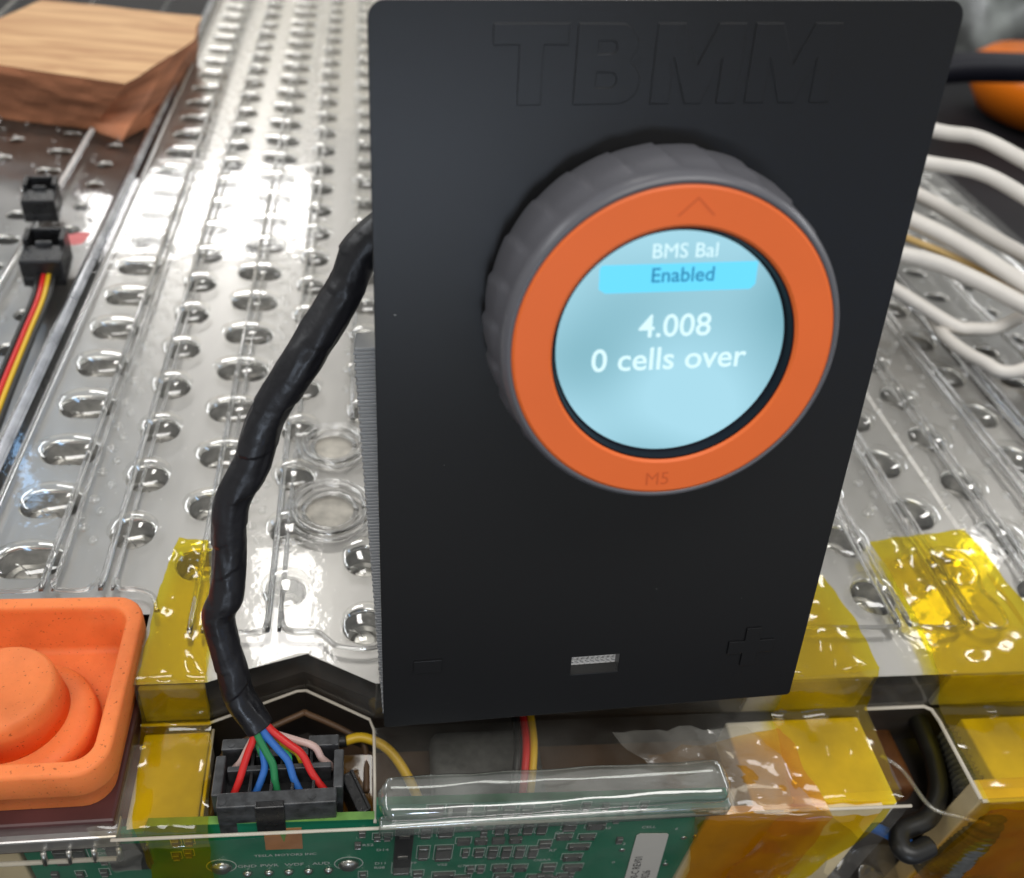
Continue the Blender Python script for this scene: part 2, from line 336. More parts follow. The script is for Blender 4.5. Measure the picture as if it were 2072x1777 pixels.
# ------------------------------------------------------------------ perforated collector plates
def hole_strip(x0, x1, y0, y1, cx, cys, r, half, z=-2.0, depth=7.4, n=28, pitch=18.4):
    """one strip of sheet metal with a row of drawn holes (round, or slots when half > 0); returns flat part and rims"""
    V, F, RV, RF, WV, WF = [], [], [], [], [], []
    def q(a, b, c, d):
        k = len(V); V.extend([a, b, c, d]); F.append((k, k + 1, k + 2, k + 3))
    cys = [c for c in sorted(cys) if c - r - 1 > y0 and c + r + 1 < y1]
    spans = []
    for i, c in enumerate(cys):
        a_ = max(y0, c - pitch / 2) if i == 0 else max((cys[i - 1] + c) / 2, c - pitch / 2)
        b_ = min(y1, c + pitch / 2) if i == len(cys) - 1 else min((cys[i + 1] + c) / 2, c + pitch / 2)
        spans.append((c, a_, b_))
    at_ = y0
    for c, a_, b_ in spans:
        if a_ - at_ > 0.01: q((x0, at_, z), (x1, at_, z), (x1, a_, z), (x0, a_, z))
        at_ = b_
    if y1 - at_ > 0.01: q((x0, at_, z), (x1, at_, z), (x1, y1, z), (x0, y1, z))
    for c, ya, yb in spans:
        inner, outer = [], []
        angs = [2 * math.pi * k / n for k in range(n)]
        for t in angs:
            dx, dy = math.cos(t), math.sin(t)
            inner.append((cx + r * dx + (half if dx > 1e-6 else -half if dx < -1e-6 else 0), c + r * dy))
            kx = ((x1 - cx) / dx) if dx > 1e-9 else ((x0 - cx) / dx) if dx < -1e-9 else 1e9
            ky = ((yb - c) / dy) if dy > 1e-9 else ((ya - c) / dy) if dy < -1e-9 else 1e9
            k = min(kx, ky); outer.append((cx + k * dx, c + k * dy))
        # snap the nearest outer points onto the four corners
        for cxr, cyr in ((x0, ya), (x1, ya), (x1, yb), (x0, yb)):
            j = min(range(n), key=lambda i: (outer[i][0] - cxr) ** 2 + (outer[i][1] - cyr) ** 2); outer[j] = (cxr, cyr)
        def ring(s, zz): return [(cx + (p[0] - cx) * 1.0 - (s * math.cos(a)), p[1] - s * math.sin(a), zz) for p, a in zip(inner, angs)]
        k = len(V); V.extend([(p[0], p[1], z) for p in outer]); V.extend([(p[0], p[1], z) for p in inner])
        for i in range(n): F.append((k + i, k + (i + 1) % n, k + n + (i + 1) % n, k + n + i))
        k = len(RV); rings = [ring(-0.02, z), ring(0.14, z - 0.06), ring(0.42, z - 0.34), ring(0.55, z - 0.9)]
        for rg in rings: RV.extend(rg)
        for a in range(len(rings) - 1):
            for i in range(n): RF.append((k + a * n + i, k + a * n + (i + 1) % n, k + (a + 1) * n + (i + 1) % n, k + (a + 1) * n + i))
        k = len(WV); WV.extend(ring(0.55, z - 0.9)); WV.extend(ring(0.7, z - depth))
        for i in range(n): WF.append((k + i, k + (i + 1) % n, k + n + (i + 1) % n, k + n + i))
    return (V, F), (RV, RF), (WV, WF)
def series(a, pitch, y1): return [a + pitch * k for k in range(int((y1 - a) / pitch) + 1)]

YE = 720
mod = root('battery_module', (60, 84, -80), 'long grey battery module under a ribbed clear cover, beneath the black case', 'battery module', 'battery modules on the bench')
strips = [  # x0, x1, front y, hole x, hole ys, radius, half slot
    (-84, -57, 130, -71.4, series(141.2, 18.35, 712), 4.9, 2.4), (-57, -43.5, 126, -51.4, series(131.4, 18.5, 712), 5.1, 0), (-43.5, -21.2, 130, -33.2, series(140.0, 18.5, 712), 4.9, 2.4),
    (-21.2, -9.5, 124, -15.6, series(131.6, 18.6, 712), 4.9, 0), (-9.5, 14, 114.5, 2.2, [121.6, 140.6] + series(195.6, 18.5, 712), 5.0, 0),
    (116, 140, 116, 127.4, series(127.0, 18.6, 712), 5.8, 0), (140, 163, 116, 153.1, series(134.9, 20.7, 712), 6.2, 0), (163, 186, 116, 174.5, series(125.9, 20.6, 712), 6.2, 0), (186, 207.5, 116, 199.5, series(136.5, 21.2, 712), 6.2, 0)]
flat, rims, walls, holes = [], [], [], []
for (x0, x1, ya, cx, ys, r, hf) in strips:
    f_, r_, w_ = hole_strip(x0, x1, ya, YE, cx, ys, r, hf); flat.append(f_); rims.append(r_); walls.append(w_)
    holes += [(cx, y, r, hf) for y in ys if y - r - 1 > ya]
def quadxy(x0, x1, y0, y1, z): return [(x0, y0, z), (x1, y0, z), (x1, y1, z), (x0, y1, z)], [(0, 1, 2, 3)]
def lead(x0, ya, x1, yb, back): return [(x0, ya, -2), (x1, yb, -2), (x1, back, -2), (x0, back, -2)], [(0, 1, 2, 3)]
flat += [quadxy(14, 116, 104, YE, -2), lead(-43.5, 108.4, -29.5, 108.4, 130), lead(-29.5, 108.4, -21.2, 111.4, 130), lead(-21.2, 111.4, -9.5, 114.8, 124),
         lead(-9.5, 114.4, 4.4, 106.8, 114.5), lead(4.4, 106.8, 14, 106.6, 114.5), quadxy(116, 207.5, 104, 116, -2)]
plate = add('collector_plate', join(*flat), 'aluminium', mod)
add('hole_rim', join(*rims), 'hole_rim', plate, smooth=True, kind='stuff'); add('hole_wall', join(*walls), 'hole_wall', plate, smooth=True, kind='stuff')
def lip(xa, x0, amp, y0, pitch, ya, yb, z):
    V = []; F = []; n_ = int((yb - ya) / 1.5)
    for k in range(n_ + 1):
        y = ya + (yb - ya) * k / n_; x = x0 + amp * (0.5 - 0.5 * math.cos(2 * math.pi * (y - y0) / pitch)); V += [(xa, y, -1.97), (xa + 1.0, y, z), (x - 0.3, y, z), (x, y, z - 0.58)]
    for k in range(n_): F += [(4 * k + i_, 4 * k + i_ + 1, 4 * k + i_ + 5, 4 * k + i_ + 4) for i_ in range(3)]
    return V, F
add('plate_step', lip(163.2, 167.4, 3.4, 125.9, 20.6, 117, YE, -1.4), 'aluminium', plate, smooth=False)
# cells looking up through the holes
capvf = join(lathe([(5.0, -1.4), (4.9, -0.3), (4.4, 0.0), (3.2, -0.25), (2.9, -0.2), (2.7, 0.35), (2.2, 0.6), (0.3, 0.65)], 24))
c0 = add('cell', ([Vector(p) for p in capvf[0]], capvf[1]), 'cell_cap'); cellmesh = c0.data; bpy.data.objects.remove(c0)
bond = None
def wirebond(): return tube([(-4.5, 0.8, 3.4), (-2.5, 0.5, 3.6), (-0.5, 0, 1.4)], 0.18, 6, 4)
w0 = add('wire_bond', wirebond(), 'silver'); bondmesh = w0.data; bpy.data.objects.remove(w0)
vis = sorted(holes, key=lambda h: h[1])[:230]
for (x, y, r, hf) in vis:
    o = bpy.data.objects.new('cell', cellmesh); C.objects.link(o); o.parent = mod
    o.location = (Vector((x - hf * 0.8, y, -7.6)) - ROOT[mod.name]) * MM
for (x, y, r, hf) in [h for h in vis if h[1] < 260]:
    o = bpy.data.objects.new('wire_bond', bondmesh); C.objects.link(o); o.parent = plate
    o.location = (Vector((x - hf * 0.4 + 0.5, y, -8.2)) - ROOT[mod.name]) * MM; o.rotation_euler = (0, 0, random.uniform(-0.3, 0.5))
add('cell_block', join(box(-85, 207, 131, YE, -34, -9.4), ([(-44, 109, -34), (-29.5, 109, -34), (-10.8, 115.4, -34), (4.6, 107.6, -34), (207, 105.5, -34), (207, 130.9, -34), (-44, 130.9, -34), (-44, 109, -9.4), (-29.5, 109, -9.4), (-10.8, 115.4, -9.4), (4.6, 107.6, -9.4), (207, 105.5, -9.4), (207, 130.9, -9.4), (-44, 130.9, -9.4)], [(0, 1, 2, 3, 4, 5, 6), (7, 8, 9, 10, 11, 12, 13)] + [(k, (k + 1) % 7, 7 + (k + 1) % 7, 7 + k) for k in range(7)])), 'block_dark', mod)
add('tray', box(-85, 207, 88, YE, -79.8, -34.2), 'block_dark', mod)

# clear cover: top sheet, drop wall, lower ledge, front skirt
front = [(-86, 129), (-46, 129), (-43, 126), (-43, 107), (-29.5, 107), (-11.8, 113.4), (-9.8, 113.5), (4.4, 105.4), (94, 103), (136, 103), (210, 99)]
def topsheet():
    V = []; F = []
    for i, (x, y) in enumerate(front): V += [(x, y, 0), (x, YE, 0)]
    for i in range(len(front) - 1): F.append((2 * i, 2 * i + 2, 2 * i + 3, 2 * i + 1))
    V2 = []; F2 = []
    return V, F
def wall(pts, z0, z1, r=0.8):
    V = []; F = []
    for (x, y) in pts: V += [(x, y, z0), (x, y - 0.6, z1)]
    for i in range(len(pts) - 1): F.append((2 * i, 2 * i + 2, 2 * i + 3, 2 * i + 1))
    return V, F
cover = add('clear_cover', topsheet(), 'clear', mod)
add('drop_wall', wall(front[2:], -0.02, -12), 'clear_dusty', cover)
add('ledge', join(quadxy(4.6, 117.5, 82.2, 102.6, -12.0), quadxy(-43, -29, 82.2, 106, -12.0), quadxy(135, 210, 81, 101.5, -12)), 'clear_dusty', cover)
add('front_skirt', join(sheet([(-86, 81.6, -12), (-86, 81.2, -60)], [(118, 78.8, -12), (118, 78.4, -60)], 20, 6, 0.5, 0.05),
                        sheet([(135, 78.6, -12), (135, 78, -60)], [(210, 77, -12), (210, 76, -60)], 8, 6, 0.5, 0.05, 3)), 'clear_dusty', cover, smooth=True)
# cut edges, cream and half see-through
def edge(pts, r=0.34): return add('cut_edge', tube(pts, r, 8, 1), 'cut_edge', cover, smooth=True)
edge([(-43, 105.4, -12), (-29.8, 105.2, -12), (-12.2, 112.2, -12), (-10.2, 112.3, -12), (3.4, 104.6, -12), (4.3, 102, -12), (4.4, 82, -12)])
edge([(-28.6, 104, -12.4), (-28.4, 84, -12.4)], 0.35)
edge([(-44, 81.9, -12.2), (4.6, 81.0, -12.2), (75, 79.6, -12.2), (118, 78.6, -12.2)], 0.36)
edge([(-86, 82.2, -19), (-44, 81.6, -19)], 0.5)
edge([(117.8, 102, -12), (133, 102, -12), (134.6, 101, -12), (135, 98, -12), (134.8, 79, -12)], 0.45)
edge([(135, 78.6, -12.1), (210, 76.8, -12.1)], 0.45)
# ribs along the module
def rib(x, w, hgt, y0, y1=YE):
    n = 7; V = []; F = []
    for y, sc_ in ((y0, 0.15), (y0 + 1.2, 0.8), (y0 + 3, 1), (y1, 1)):
        for k in range(n + 1):
            t = math.pi * k / n; V.append((x - w / 2 * math.cos(t) * (0.6 + 0.4 * sc_), y, 0.05 + hgt * math.sin(t) * sc_))
    m_ = n + 1
    for i in range(3):
        for k in range(n): F.append((i * m_ + k, i * m_ + k + 1, (i + 1) * m_ + k + 1, (i + 1) * m_ + k))
        F.append((i * m_ + n, i * m_, (i + 1) * m_, (i + 1) * m_ + n))
    F.append(tuple(range(m_))); F.append(tuple(range(3 * m_, 4 * m_)))
    return V, F
for (x, w, y0) in ((-66.2, 1.5, 131), (-63.9, 1.0, 131), (-54.2, 1.5, 131), (-51.8, 0.9, 131), (-34.2, 1.4, 119), (-31.6, 0.9, 119), (-18.4, 1.4, 119), (-15.9, 1.0, 119), (-1.5, 1.4, 190),
                   (128.2, 1.7, 116), (131.2, 1.4, 116), (146.0, 1.7, 116), (149.2, 1.4, 116), (172.6, 1.7, 116), (175.8, 1.4, 116), (190.5, 1.7, 116), (193.8, 1.4, 116)):
    add('rib', rib(x, w, w * 0.85, y0), 'clear_rib', cover, smooth=True)
for x, w in ((-86.4, 2.6), (-82.0, 1.3), (207.5, 2.6), (211.5, 1.2)):
    add('edge_rib', rib(x, w, w * 0.7, 129 if x < 0 else 100), 'clear_rib' if x > -86 else 'frosted', cover, smooth=True)
add('side_wall', sheet([(-84.6, 129, 0.6), (-87.4, 129, 0.4), (-90.2, 129, -2.6), (-91.0, 129, -16)], [(-84.6, YE, 0.6), (-87.4, YE, 0.4), (-90.2, YE, -2.6), (-91.0, YE, -16)], 12, 4), 'frosted', cover, smooth=True)
# pad outlines pressed into the cover
for pts in ([(-84, 131, 0.3), (-70, 131, 0.3), (-67, 131.8, 0.3), (-66, 134, 0.3)], [(-64.5, 134, 0.3), (-63.5, 131.6, 0.3), (-60, 131, 0.3), (-57, 131.4, 0.3), (-55, 134, 0.3)],
            [(-51.5, 134, 0.3), (-50, 131.4, 0.3), (-46, 131, 0.3), (-43, 129, 0.3), (-41.5, 125, 0.3)], [(-30, 119.2, 0.3), (-20.4, 119, 0.3), (-18.8, 120.4, 0.3), (-18.4, 124, 0.3)],
            [(-15.8, 124, 0.3), (-15, 120.4, 0.3), (-13, 119, 0.3), (-8, 118.6, 0.3), (-5, 116, 0.3), (-3.4, 114.8, 0.3), (2, 114, 0.3), (6, 114.5, 0.3)],
            [(100, 118, 0.3), (104, 116.7, 0.3), (126, 116, 0.3), (128, 117.5, 0.3), (128.2, 120, 0.3)], [(131, 120, 0.3), (132.4, 116.4, 0.3), (144, 115.4, 0.3), (146, 118, 0.3)],
            [(148.6, 120, 0.3), (150, 116, 0.3), (153.5, 114.5, 0.3), (157, 116, 0.3), (158, 121, 0.3), (156.5, 126, 0.3), (158, 131, 0.3)]):
    add('pad_line', tube(pts, 0.55, 8, 6), 'clear_rib', cover, smooth=True)
# round locating cups
for (cx, cy, sx) in ((-6.2, 179.4, 7.4), (-6.4, 155.6, 8.6)):
    add('cup_floor', xform(lathe([(sx * 0.70, -1.6), (sx * 0.70, -1.3)], 40), lambda p: Vector((p.x + cx, p.y + cy, p.z))), 'cup_matte', cover)
    for k, (rr, zz, tr) in enumerate(((1.0, 0.5, 0.8), (0.74, -0.4, 0.6), (1.22, 0.2, 0.5))):
        ring = [(cx + sx * rr * math.cos(t), cy + sx * rr * 0.98 * math.sin(t), zz) for t in [2 * math.pi * i / 40 for i in range(41)]]
        add('cup_ring', tube(ring, tr, 8, 1), 'clear_rib', cover, smooth=True)
# small clear bumps bridging the hole rows
def bump(cx, cy, lx, ly, hgt):
    V = []; F = []; n = 14
    prof = [(1.0, 0.02), (0.92, 0.35), (0.75, 0.72), (0.45, 0.95), (0.15, 1.0)]
    for s, hh in prof:
        for k in range(n):
            t = 2 * math.pi * k / n; V.append((cx + lx * s * math.cos(t), cy + ly * s * math.sin(t), 0.03 + hgt * hh))
    for i in range(len(prof) - 1):
        for k in range(n): F.append((i * n + k, i * n + (k + 1) % n, (i + 1) * n + (k + 1) % n, (i + 1) * n + k))
    F.append(tuple(range((len(prof) - 1) * n, len(prof) * n))); return V, F
bl = []
for (bx, by, p, lx) in ((-61.6, 149.4, 9.2, 1.5), (-59.0, 145.0, 9.2, 1.1), (-63.6, 153.0, 18.35, 1.3), (-24.6, 149.5, 9.25, 1.5), (-22.4, 145.5, 9.25, 1.1), (-26.6, 154, 18.5, 1.3), (-3, 204, 9.25, 1.4), (140, 128, 9.3, 1.6), (142.4, 133, 9.3, 1.1), (137.4, 135, 18.6, 1.8), (162, 136, 10.35, 1.6), (164.4, 141, 10.35, 1.1), (184, 140, 10.35, 1.6), (187, 134, 20.7, 1.9)):
    for k, y in enumerate(series(by, p, YE - 10)): bl.append(bump(bx + random.uniform(-0.5, 0.5), y + random.uniform(-0.6, 0.6), lx, 1.4, 1.0))
for (x, y, r, hf) in holes: bl.append(bump(x + random.uniform(-0.3, 0.3), y + random.uniform(-0.3, 0.3), r + random.uniform(0.5, 1.1) + hf, r + random.uniform(0.3, 1.0), random.uniform(0.6, 1.6)))
add('bump', join(*bl), 'clear_bump', cover, smooth=True, kind='stuff')

dr = random.Random(11); dv = []
for k in range(420):
    x = dr.uniform(-84, 14) if dr.random() < 0.6 else dr.uniform(100, 206); y = 116 + 190 * dr.random() ** 1.6; s_ = dr.uniform(0.05, 0.17); a_ = dr.uniform(0, 3.14); l_ = dr.choice((1, 1, 1, 2.5))
    if x < -43 and y < 130: continue
    dx, dy = math.cos(a_) * s_ * l_, math.sin(a_) * s_ * l_; ex, ey = -math.sin(a_) * s_, math.cos(a_) * s_
    dv.append(([(x - dx, y - dy, 0.06), (x + ex, y + ey, 0.10), (x + dx, y + dy, 0.06), (x - ex, y - ey, 0.10)], [(0, 1, 2, 3)]))
add('dust', join(*dv), 'dust', cover, kind='stuff')

# ------------------------------------------------------------------ circuit board on the front of the module
YAW = -0.030
def onboard(x, z, d=0.0):           # a point d mm in front of the board's face
    return Vector((x, 82.6 + YAW * (x - 5) - d, z))
def bd(vf): return xform(vf, lambda p: onboard(p.x, p.y, p.z))       # xy drawing -> board face, z -> towards the viewer
board = add('circuit_board', bd(prism([(-60, -62), (80, -62), (78, -14), (75, -6.2), (4.6, -6.2), (4.6, -11.8), (-38, -11.8), (-39, -14.6), (-57.5, -15), (-61.5, -19), (-61.5, -58)], -1.6, 0)), 'pcb_green', mod)
add('board_edge', bd(box(-38, 4.4, -11.78, -11.7, -1.6, 0.0)), 'pcb_edge', board); add('board_edge', bd(box(4.7, 74.6, -6.18, -6.1, -1.6, 0.0)), 'pcb_rim', board)
def bpart(name, vf, m): return add(name, bd(vf), m, board)
def silk(s, x, z, size, align='CENTER', rot=0):
    v = textmesh(s, size, 0.01, align, offset=0.012, res=2)
    if rot: v = xform(v, lambda p: Vector((p.x * math.cos(rot) - p.y * math.sin(rot), p.x * math.sin(rot) + p.y * math.cos(rot), p.z)))
    return bpart('silkscreen_text', xform(v, lambda p: Vector((p.x + x, p.y + z, p.z + 0.06))), 'silkscreen')
bpart('copper_patch', box(-16.9, -9.7, -23.0, -14.2, 0, 0.08), 'copper')
bpart('patch_mark', prism([(-15.6, -14.9), (-11.0, -15.1), (-11.4, -15.9), (-12.6, -16.0), (-13.2, -19.8), (-13.9, -16.0), (-15.2, -15.8)], 0.09, 0.14), 'pcb_edge')
silk('TESLA MOTORS INC', -13.2, -26.0, 1.35)
for s, x in (('GND', -21.0), ('PWR', -16.6), ('WDF', -11.6), ('AUD', -6.2)): silk(s, x, -30.6, 1.7)
for s, x, z in (('R73', -56.2, -17.6), ('C25', -50.6, -17.2), ('C4', -47.6, -20.6), ('D03', -47.2, -22.4), ('D13', 6.2, -15.6), ('C30', 13.6, -18.6), ('D14', 6.2, -25.4), ('D11', 6.0, -31.6), ('R08', 5.8, -33.6),
                ('Q4', 42.4, -20.6), ('R7', 42.2, -28.6), ('R2', 52.4, -19.2), ('R3', 48.8, -23.8), ('O2AA', 40.6, -33.0), ('VSS', 19, -33.4), ('C76', 23.6, -34.4), ('CELL', 61.4, -19.4), ('6', 67.8, -20.6), ('2', 57.6, -26.8), ('0', 57.0, -35.6), ('1', 69, -36),
                ('D9', 12.6, -32), ('R52', 3.2, -23)):
    silk(s, x, z, 1.45)
# components: shared meshes
def comp(kind, x, z, w, h, t=0.7, ends=True, dark='part_grey', frame=True):
    o = bpart(kind, box(x - w / 2, x + w / 2, z - h / 2, z + h / 2, 0.02, t, 0.06, 1), dark)
    if ends:
        for s in (-1, 1):
            if h >= w: add('terminal', bd(box(x - w * 0.46, x + w * 0.46, z + s * h * 0.40 - h * 0.09, z + s * h * 0.40 + h * 0.09, 0.04, t + 0.05, 0.05, 1)), 'solder', board)
            else: add('terminal', bd(box(x + s * w * 0.40 - w * 0.09, x + s * w * 0.40 + w * 0.09, z - h * 0.46, z + h * 0.46, 0.04, t + 0.05, 0.05, 1)), 'solder', board)
    if frame: outl(x, z, w + 0.8, h + 0.7)
    return o
def outl(x, z, w, h, t=0.13):
    a, b, c, d = x - w / 2, x + w / 2, z - h / 2, z + h / 2
    bpart('silkscreen_frame', join(box(a, b, d - t, d, 0.0, 0.05), box(a, b, c, c + t, 0.0, 0.05), box(a, a + t, c + t, d - t, 0.0, 0.05), box(b - t, b, c + t, d - t, 0.0, 0.05)), 'silkscreen')
comp('diode', 10.3, -22.6, 3.6, 15.6, 1.5, ends=False, dark='chip_black', frame=False)
for z in (-16.6, -25.6): bpart('terminal', box(9.3, 11.3, z - 0.5, z + 0.5, 1.45, 1.6), 'solder')
comp('chip', -42.6, -22.6, 7.2, 8.6, 1.3, ends=False, dark='chip_black', frame=False)
for k in range(9):
    for s in (-1, 1): bpart('pin', box(-42.6 + s * 3.6 - 0.35, -42.6 + s * 3.6 + 0.35, -26.4 + k * 0.95 - 0.2, -26.4 + k * 0.95 + 0.2, 0.05, 0.5), 'solder')
rng = random.Random(3)
for k in range(46):
    x = rng.uniform(14, 54); z = rng.uniform(-60, -39)
    comp('resistor', x, z, *rng.choice(((1.2, 2.0), (2.0, 1.2), (1.6, 2.8), (3.0, 1.8))), frame=rng.random() < 0.5)
for x, z in ((-57.6, -30), (-53, -30.5), (-48.4, -30), (-33.5, -18), (-31, -18), (-31.6, -23), (-34, -24), (2, -17), (1.2, -22), (2.4, -36), (46, -8.6), (50, -8.8), (54, -9), (40, -9.4), (58, -9), (53.4, -14.6), (56, -24), (22.8, -14.6), (25.4, -15), (26.4, -18.6)):
    comp('resistor', x, z, 1.3, 2.2, frame=rng.random() < 0.6)
for x, z, w, h in ((5.0, -18.9, 1.3, 2.2), (7.0, -18.9, 1.3, 2.2), (-55.0, -22.6, 2.4, 5.4), (-51.6, -21.8, 2.2, 5.0), (-47.6, -24.8, 1.3, 1.9), (14.6, -17.4, 2.0, 4.2), (14.6, -26.6, 2.0, 5.2),
                   (18.6, -17.0, 2.8, 5.0), (18.8, -27.0, 3.2, 6.0), (10.4, -33.6, 3.4, 4.4)):
    comp('capacitor', x, z, w, h)
for k in range(4): comp('resistor', 29.6 + k * 2.9, -17.0 - 0.1 * k, 1.9, 4.4)
for k in range(6): comp('resistor', 23.4 + k * 2.9, -27.4 - 0.15 * k, 1.8 if k else 1.2, 4.4 if k > 1 else 3.0)
for k in range(4): comp('resistor', 22.6 + k * 3.6, -22.0, 2.6, 2.2, ends=bool(k % 2), frame=(k == 0))
for x, z, w, h in ((43.6, -21.6, 3.2, 1.6), (48.6, -22.0, 3.2, 1.6), (47.6, -26.4, 4.4, 1.8), (47.0, -31.4, 4.0, 2.2), (40, -24.6, 2.4, 2.6), (36, -35.6, 3.0, 2.2), (31.6, -35.2, 3.0, 2.4), (25.2, -35.4, 1.4, 2.6), (27.4, -35.4, 1.4, 2.6), (42.5, -36, 2.8, 3), (48, -36.4, 4, 2.2),
                   (16, -8.4, 3.0, 3.4), (20.6, -8.6, 4.6, 3.6), (27, -9.4, 2.2, 3.2), (30.4, -9.6, 2.2, 3.2), (34, -9.8, 2.2, 3.2), (44, -17.0, 2.6, 3), (49.6, -17.0, 3.8, 2.4), (14, -36.4, 2.0, 2.2), (19.6, -38, 4.4, 2.8),
                   (24, -40, 3, 3), (33, -40, 4, 3), (40, -41, 3, 2.4), (47, -41, 3.4, 2.4)):
    comp('resistor', x, z, w, h)
def dome(x, z, r, hgt): return xform(lathe([(r, 0), (r * 0.92, hgt * 0.45), (r * 0.6, hgt * 0.85), (r * 0.15, hgt)], 24), lambda p: Vector((p.x + x, p.y + z, p.z)))
for x, z in ((-0.6, -30.6), (-26.0, -29.6)):
    add('solder_dome', bd(dome(x, z, 2.2, 1.4)), 'solder', board, smooth=True)
    bpart('silkscreen_ring', xform(lathe([(3.0, 0), (3.0, 0.05), (2.8, 0.05), (2.8, 0)], 32, closed=True), lambda p: Vector((p.x + x, p.y + z, p.z))), 'silkscreen')
for x in (-21.1, -16.8, -12.8, -8.8, -4.7):
    add('solder_pin', bd(join(dome(x, -33.0, 1.0, 0.9))), 'solder', board, smooth=True)
for x, z in ((70.5, -24.6), (73.0, -24.0), (57.8, -29.4), (69.5, -37.4), (-53.8, -15.9)):
    add('test_pad', bd(dome(x, z, 0.7, 0.25)), 'solder' if x > 0 else 'chip_black', board, smooth=True)
stk = root('barcode_sticker', tuple(onboard(64, -40, 0.2)), 'small cream sticker with printed digits on the green circuit board', 'sticker')
lab = [(59.4, -21.6), (66.4, -22.2), (67.2, -23), (69.4, -60), (61.0, -60), (58.6, -22.4)]
add('paper', bd(prism([(60.0, -21.4), (66.0, -21.8), (66.5, -22.4), (70.2, -56), (62.4, -56), (59.4, -22.2)], 0.16, 0.3)), 'sticker', stk)
for s, x, z, sz in (('1418-00-C REV01', 64.9, -44.0, 2.5), ('21L00026', 67.6, -44.0, 2.7)):
    v = textmesh(s, sz, 0.01, 'LEFT', 0.02, 2); a = math.radians(96)
    add('printed_line', bd(xform(v, lambda p: Vector((x + p.x * math.cos(a) - p.y * math.sin(a), z - 6 + p.x * math.sin(a) + p.y * math.cos(a), 0.33)))), 'ink', stk)

# rounded clear rail in front of the board
def loopbar(x0, x1, y0, y1, z, r):
    pts = [(x1, y1, z)]
    cy = (y0 + y1) / 2; rr = (y1 - y0) / 2
    for k in range(13):
        t = math.pi / 2 + math.pi * k / 12; pts.append((x0 + rr + rr * math.cos(t), cy + rr * math.sin(t), z))
    pts.append((x1, y0, z)); return tube(pts, r, 10, 1)
def crinkled_bar(x0, x1, y0, y1, z0, z1, r, n=72):
    V = []; F = []; prof = rrect(y0, y1, z0, z1, r, 5); m_ = len(prof); cy_, cz_ = (y0 + y1) / 2, (z0 + z1) / 2
    for i in range(n + 1):
        x = x0 + (x1 - x0) * i / n; e_ = min(1.0, 0.35 + (x - x0) / 3.0, 0.5 + (x1 - x) / 3.0)
        for (y, z) in prof:
            p = Vector((x, cy_ + (y - cy_) * e_, cz_ + (z - cz_) * e_)); V.append(p + noise.noise_vector(Vector((p.x * 0.12, p.y * 0.5, p.z * 0.5))) * 0.32)
    for i in range(n):
        for k in range(m_): F.append((i * m_ + k, i * m_ + (k + 1) % m_, (i + 1) * m_ + (k + 1) % m_, (i + 1) * m_ + k))
    F.append(tuple(range(m_))); F.append(tuple(range(n * m_, (n + 1) * m_))); return V, F
add('rail', crinkled_bar(4.9, 76, 79.6, 88.0, -8.4, -4.4, 1.7), 'clear_rail', cover, smooth=True)
add('rail_step', xform(box(5.0, 76, 78.6, 81.4, -11.6, -7.4, 0.8, 3), lambda p: p), 'clear_rail', cover, smooth=True)
# plain tan end wall at the right of the board
add('end_wall', join(bd(box(73, 112, -62, -12.6, -1.0, 0.7, 0.4)), box(136, 210, 79.4, 84, -79, -13, 0.4)), 'tray_tan', mod)
for bb in ((84, 117.2, 80.6, 102, -24, -15.0), (143, 205, 80.6, 100, -26, -14.6), (-42.6, -29.4, 84.6, 105, -24, -14.6)): add('bracket', box(*bb, 0.5), 'bracket_cream', mod)
for bb in ((88, 117, 103.8, 105.0, -14, -2.4), (136.4, 205, 103.4, 104.8, -14, -2.4), (-42.6, -29.8, 107.4, 108.6, -14, -2.4)): add('tape_backing', box(*bb, 0.2, 1), 'backing_grey', mod)  # grey panels added behind the tape to lighten the drop wall
add('inner_arch', tube([(-27.6, 88, -18), (-27.2, 99, -17.4), (-24, 103, -17), (-12, 109.4, -17), (-9.4, 109.4, -17), (0, 104, -17), (2.6, 101, -18), (2.8, 92, -19)], 0.7, 8, 5), 'brown_inner', mod, smooth=True)
add('inner_floor', box(-29, 116, 86.5, 112, -34, -31, 0.3), 'brown_inner', mod)
add('left_end_wall', box(-86, -62.5, 84.6, 88, -79, -20.5, 0.4), 'tray_tan', mod)
add('terminal_shelf', box(-86, -43.4, 84, 128.6, -20, -9.2, 0.6), 'maroon_shelf', mod)
add('bus_strip', box(-86, -43.2, 82.6, 87, -16.6, -12.6, 0.4), 'aluminium', mod)
for k in range(4): add('stud', tube([(-56.5 + k * 4.4, 82.2, -16), (-56.5 + k * 4.4, 81.6, -19.4)], 0.55, 8, 1), 'solder', mod, smooth=True)

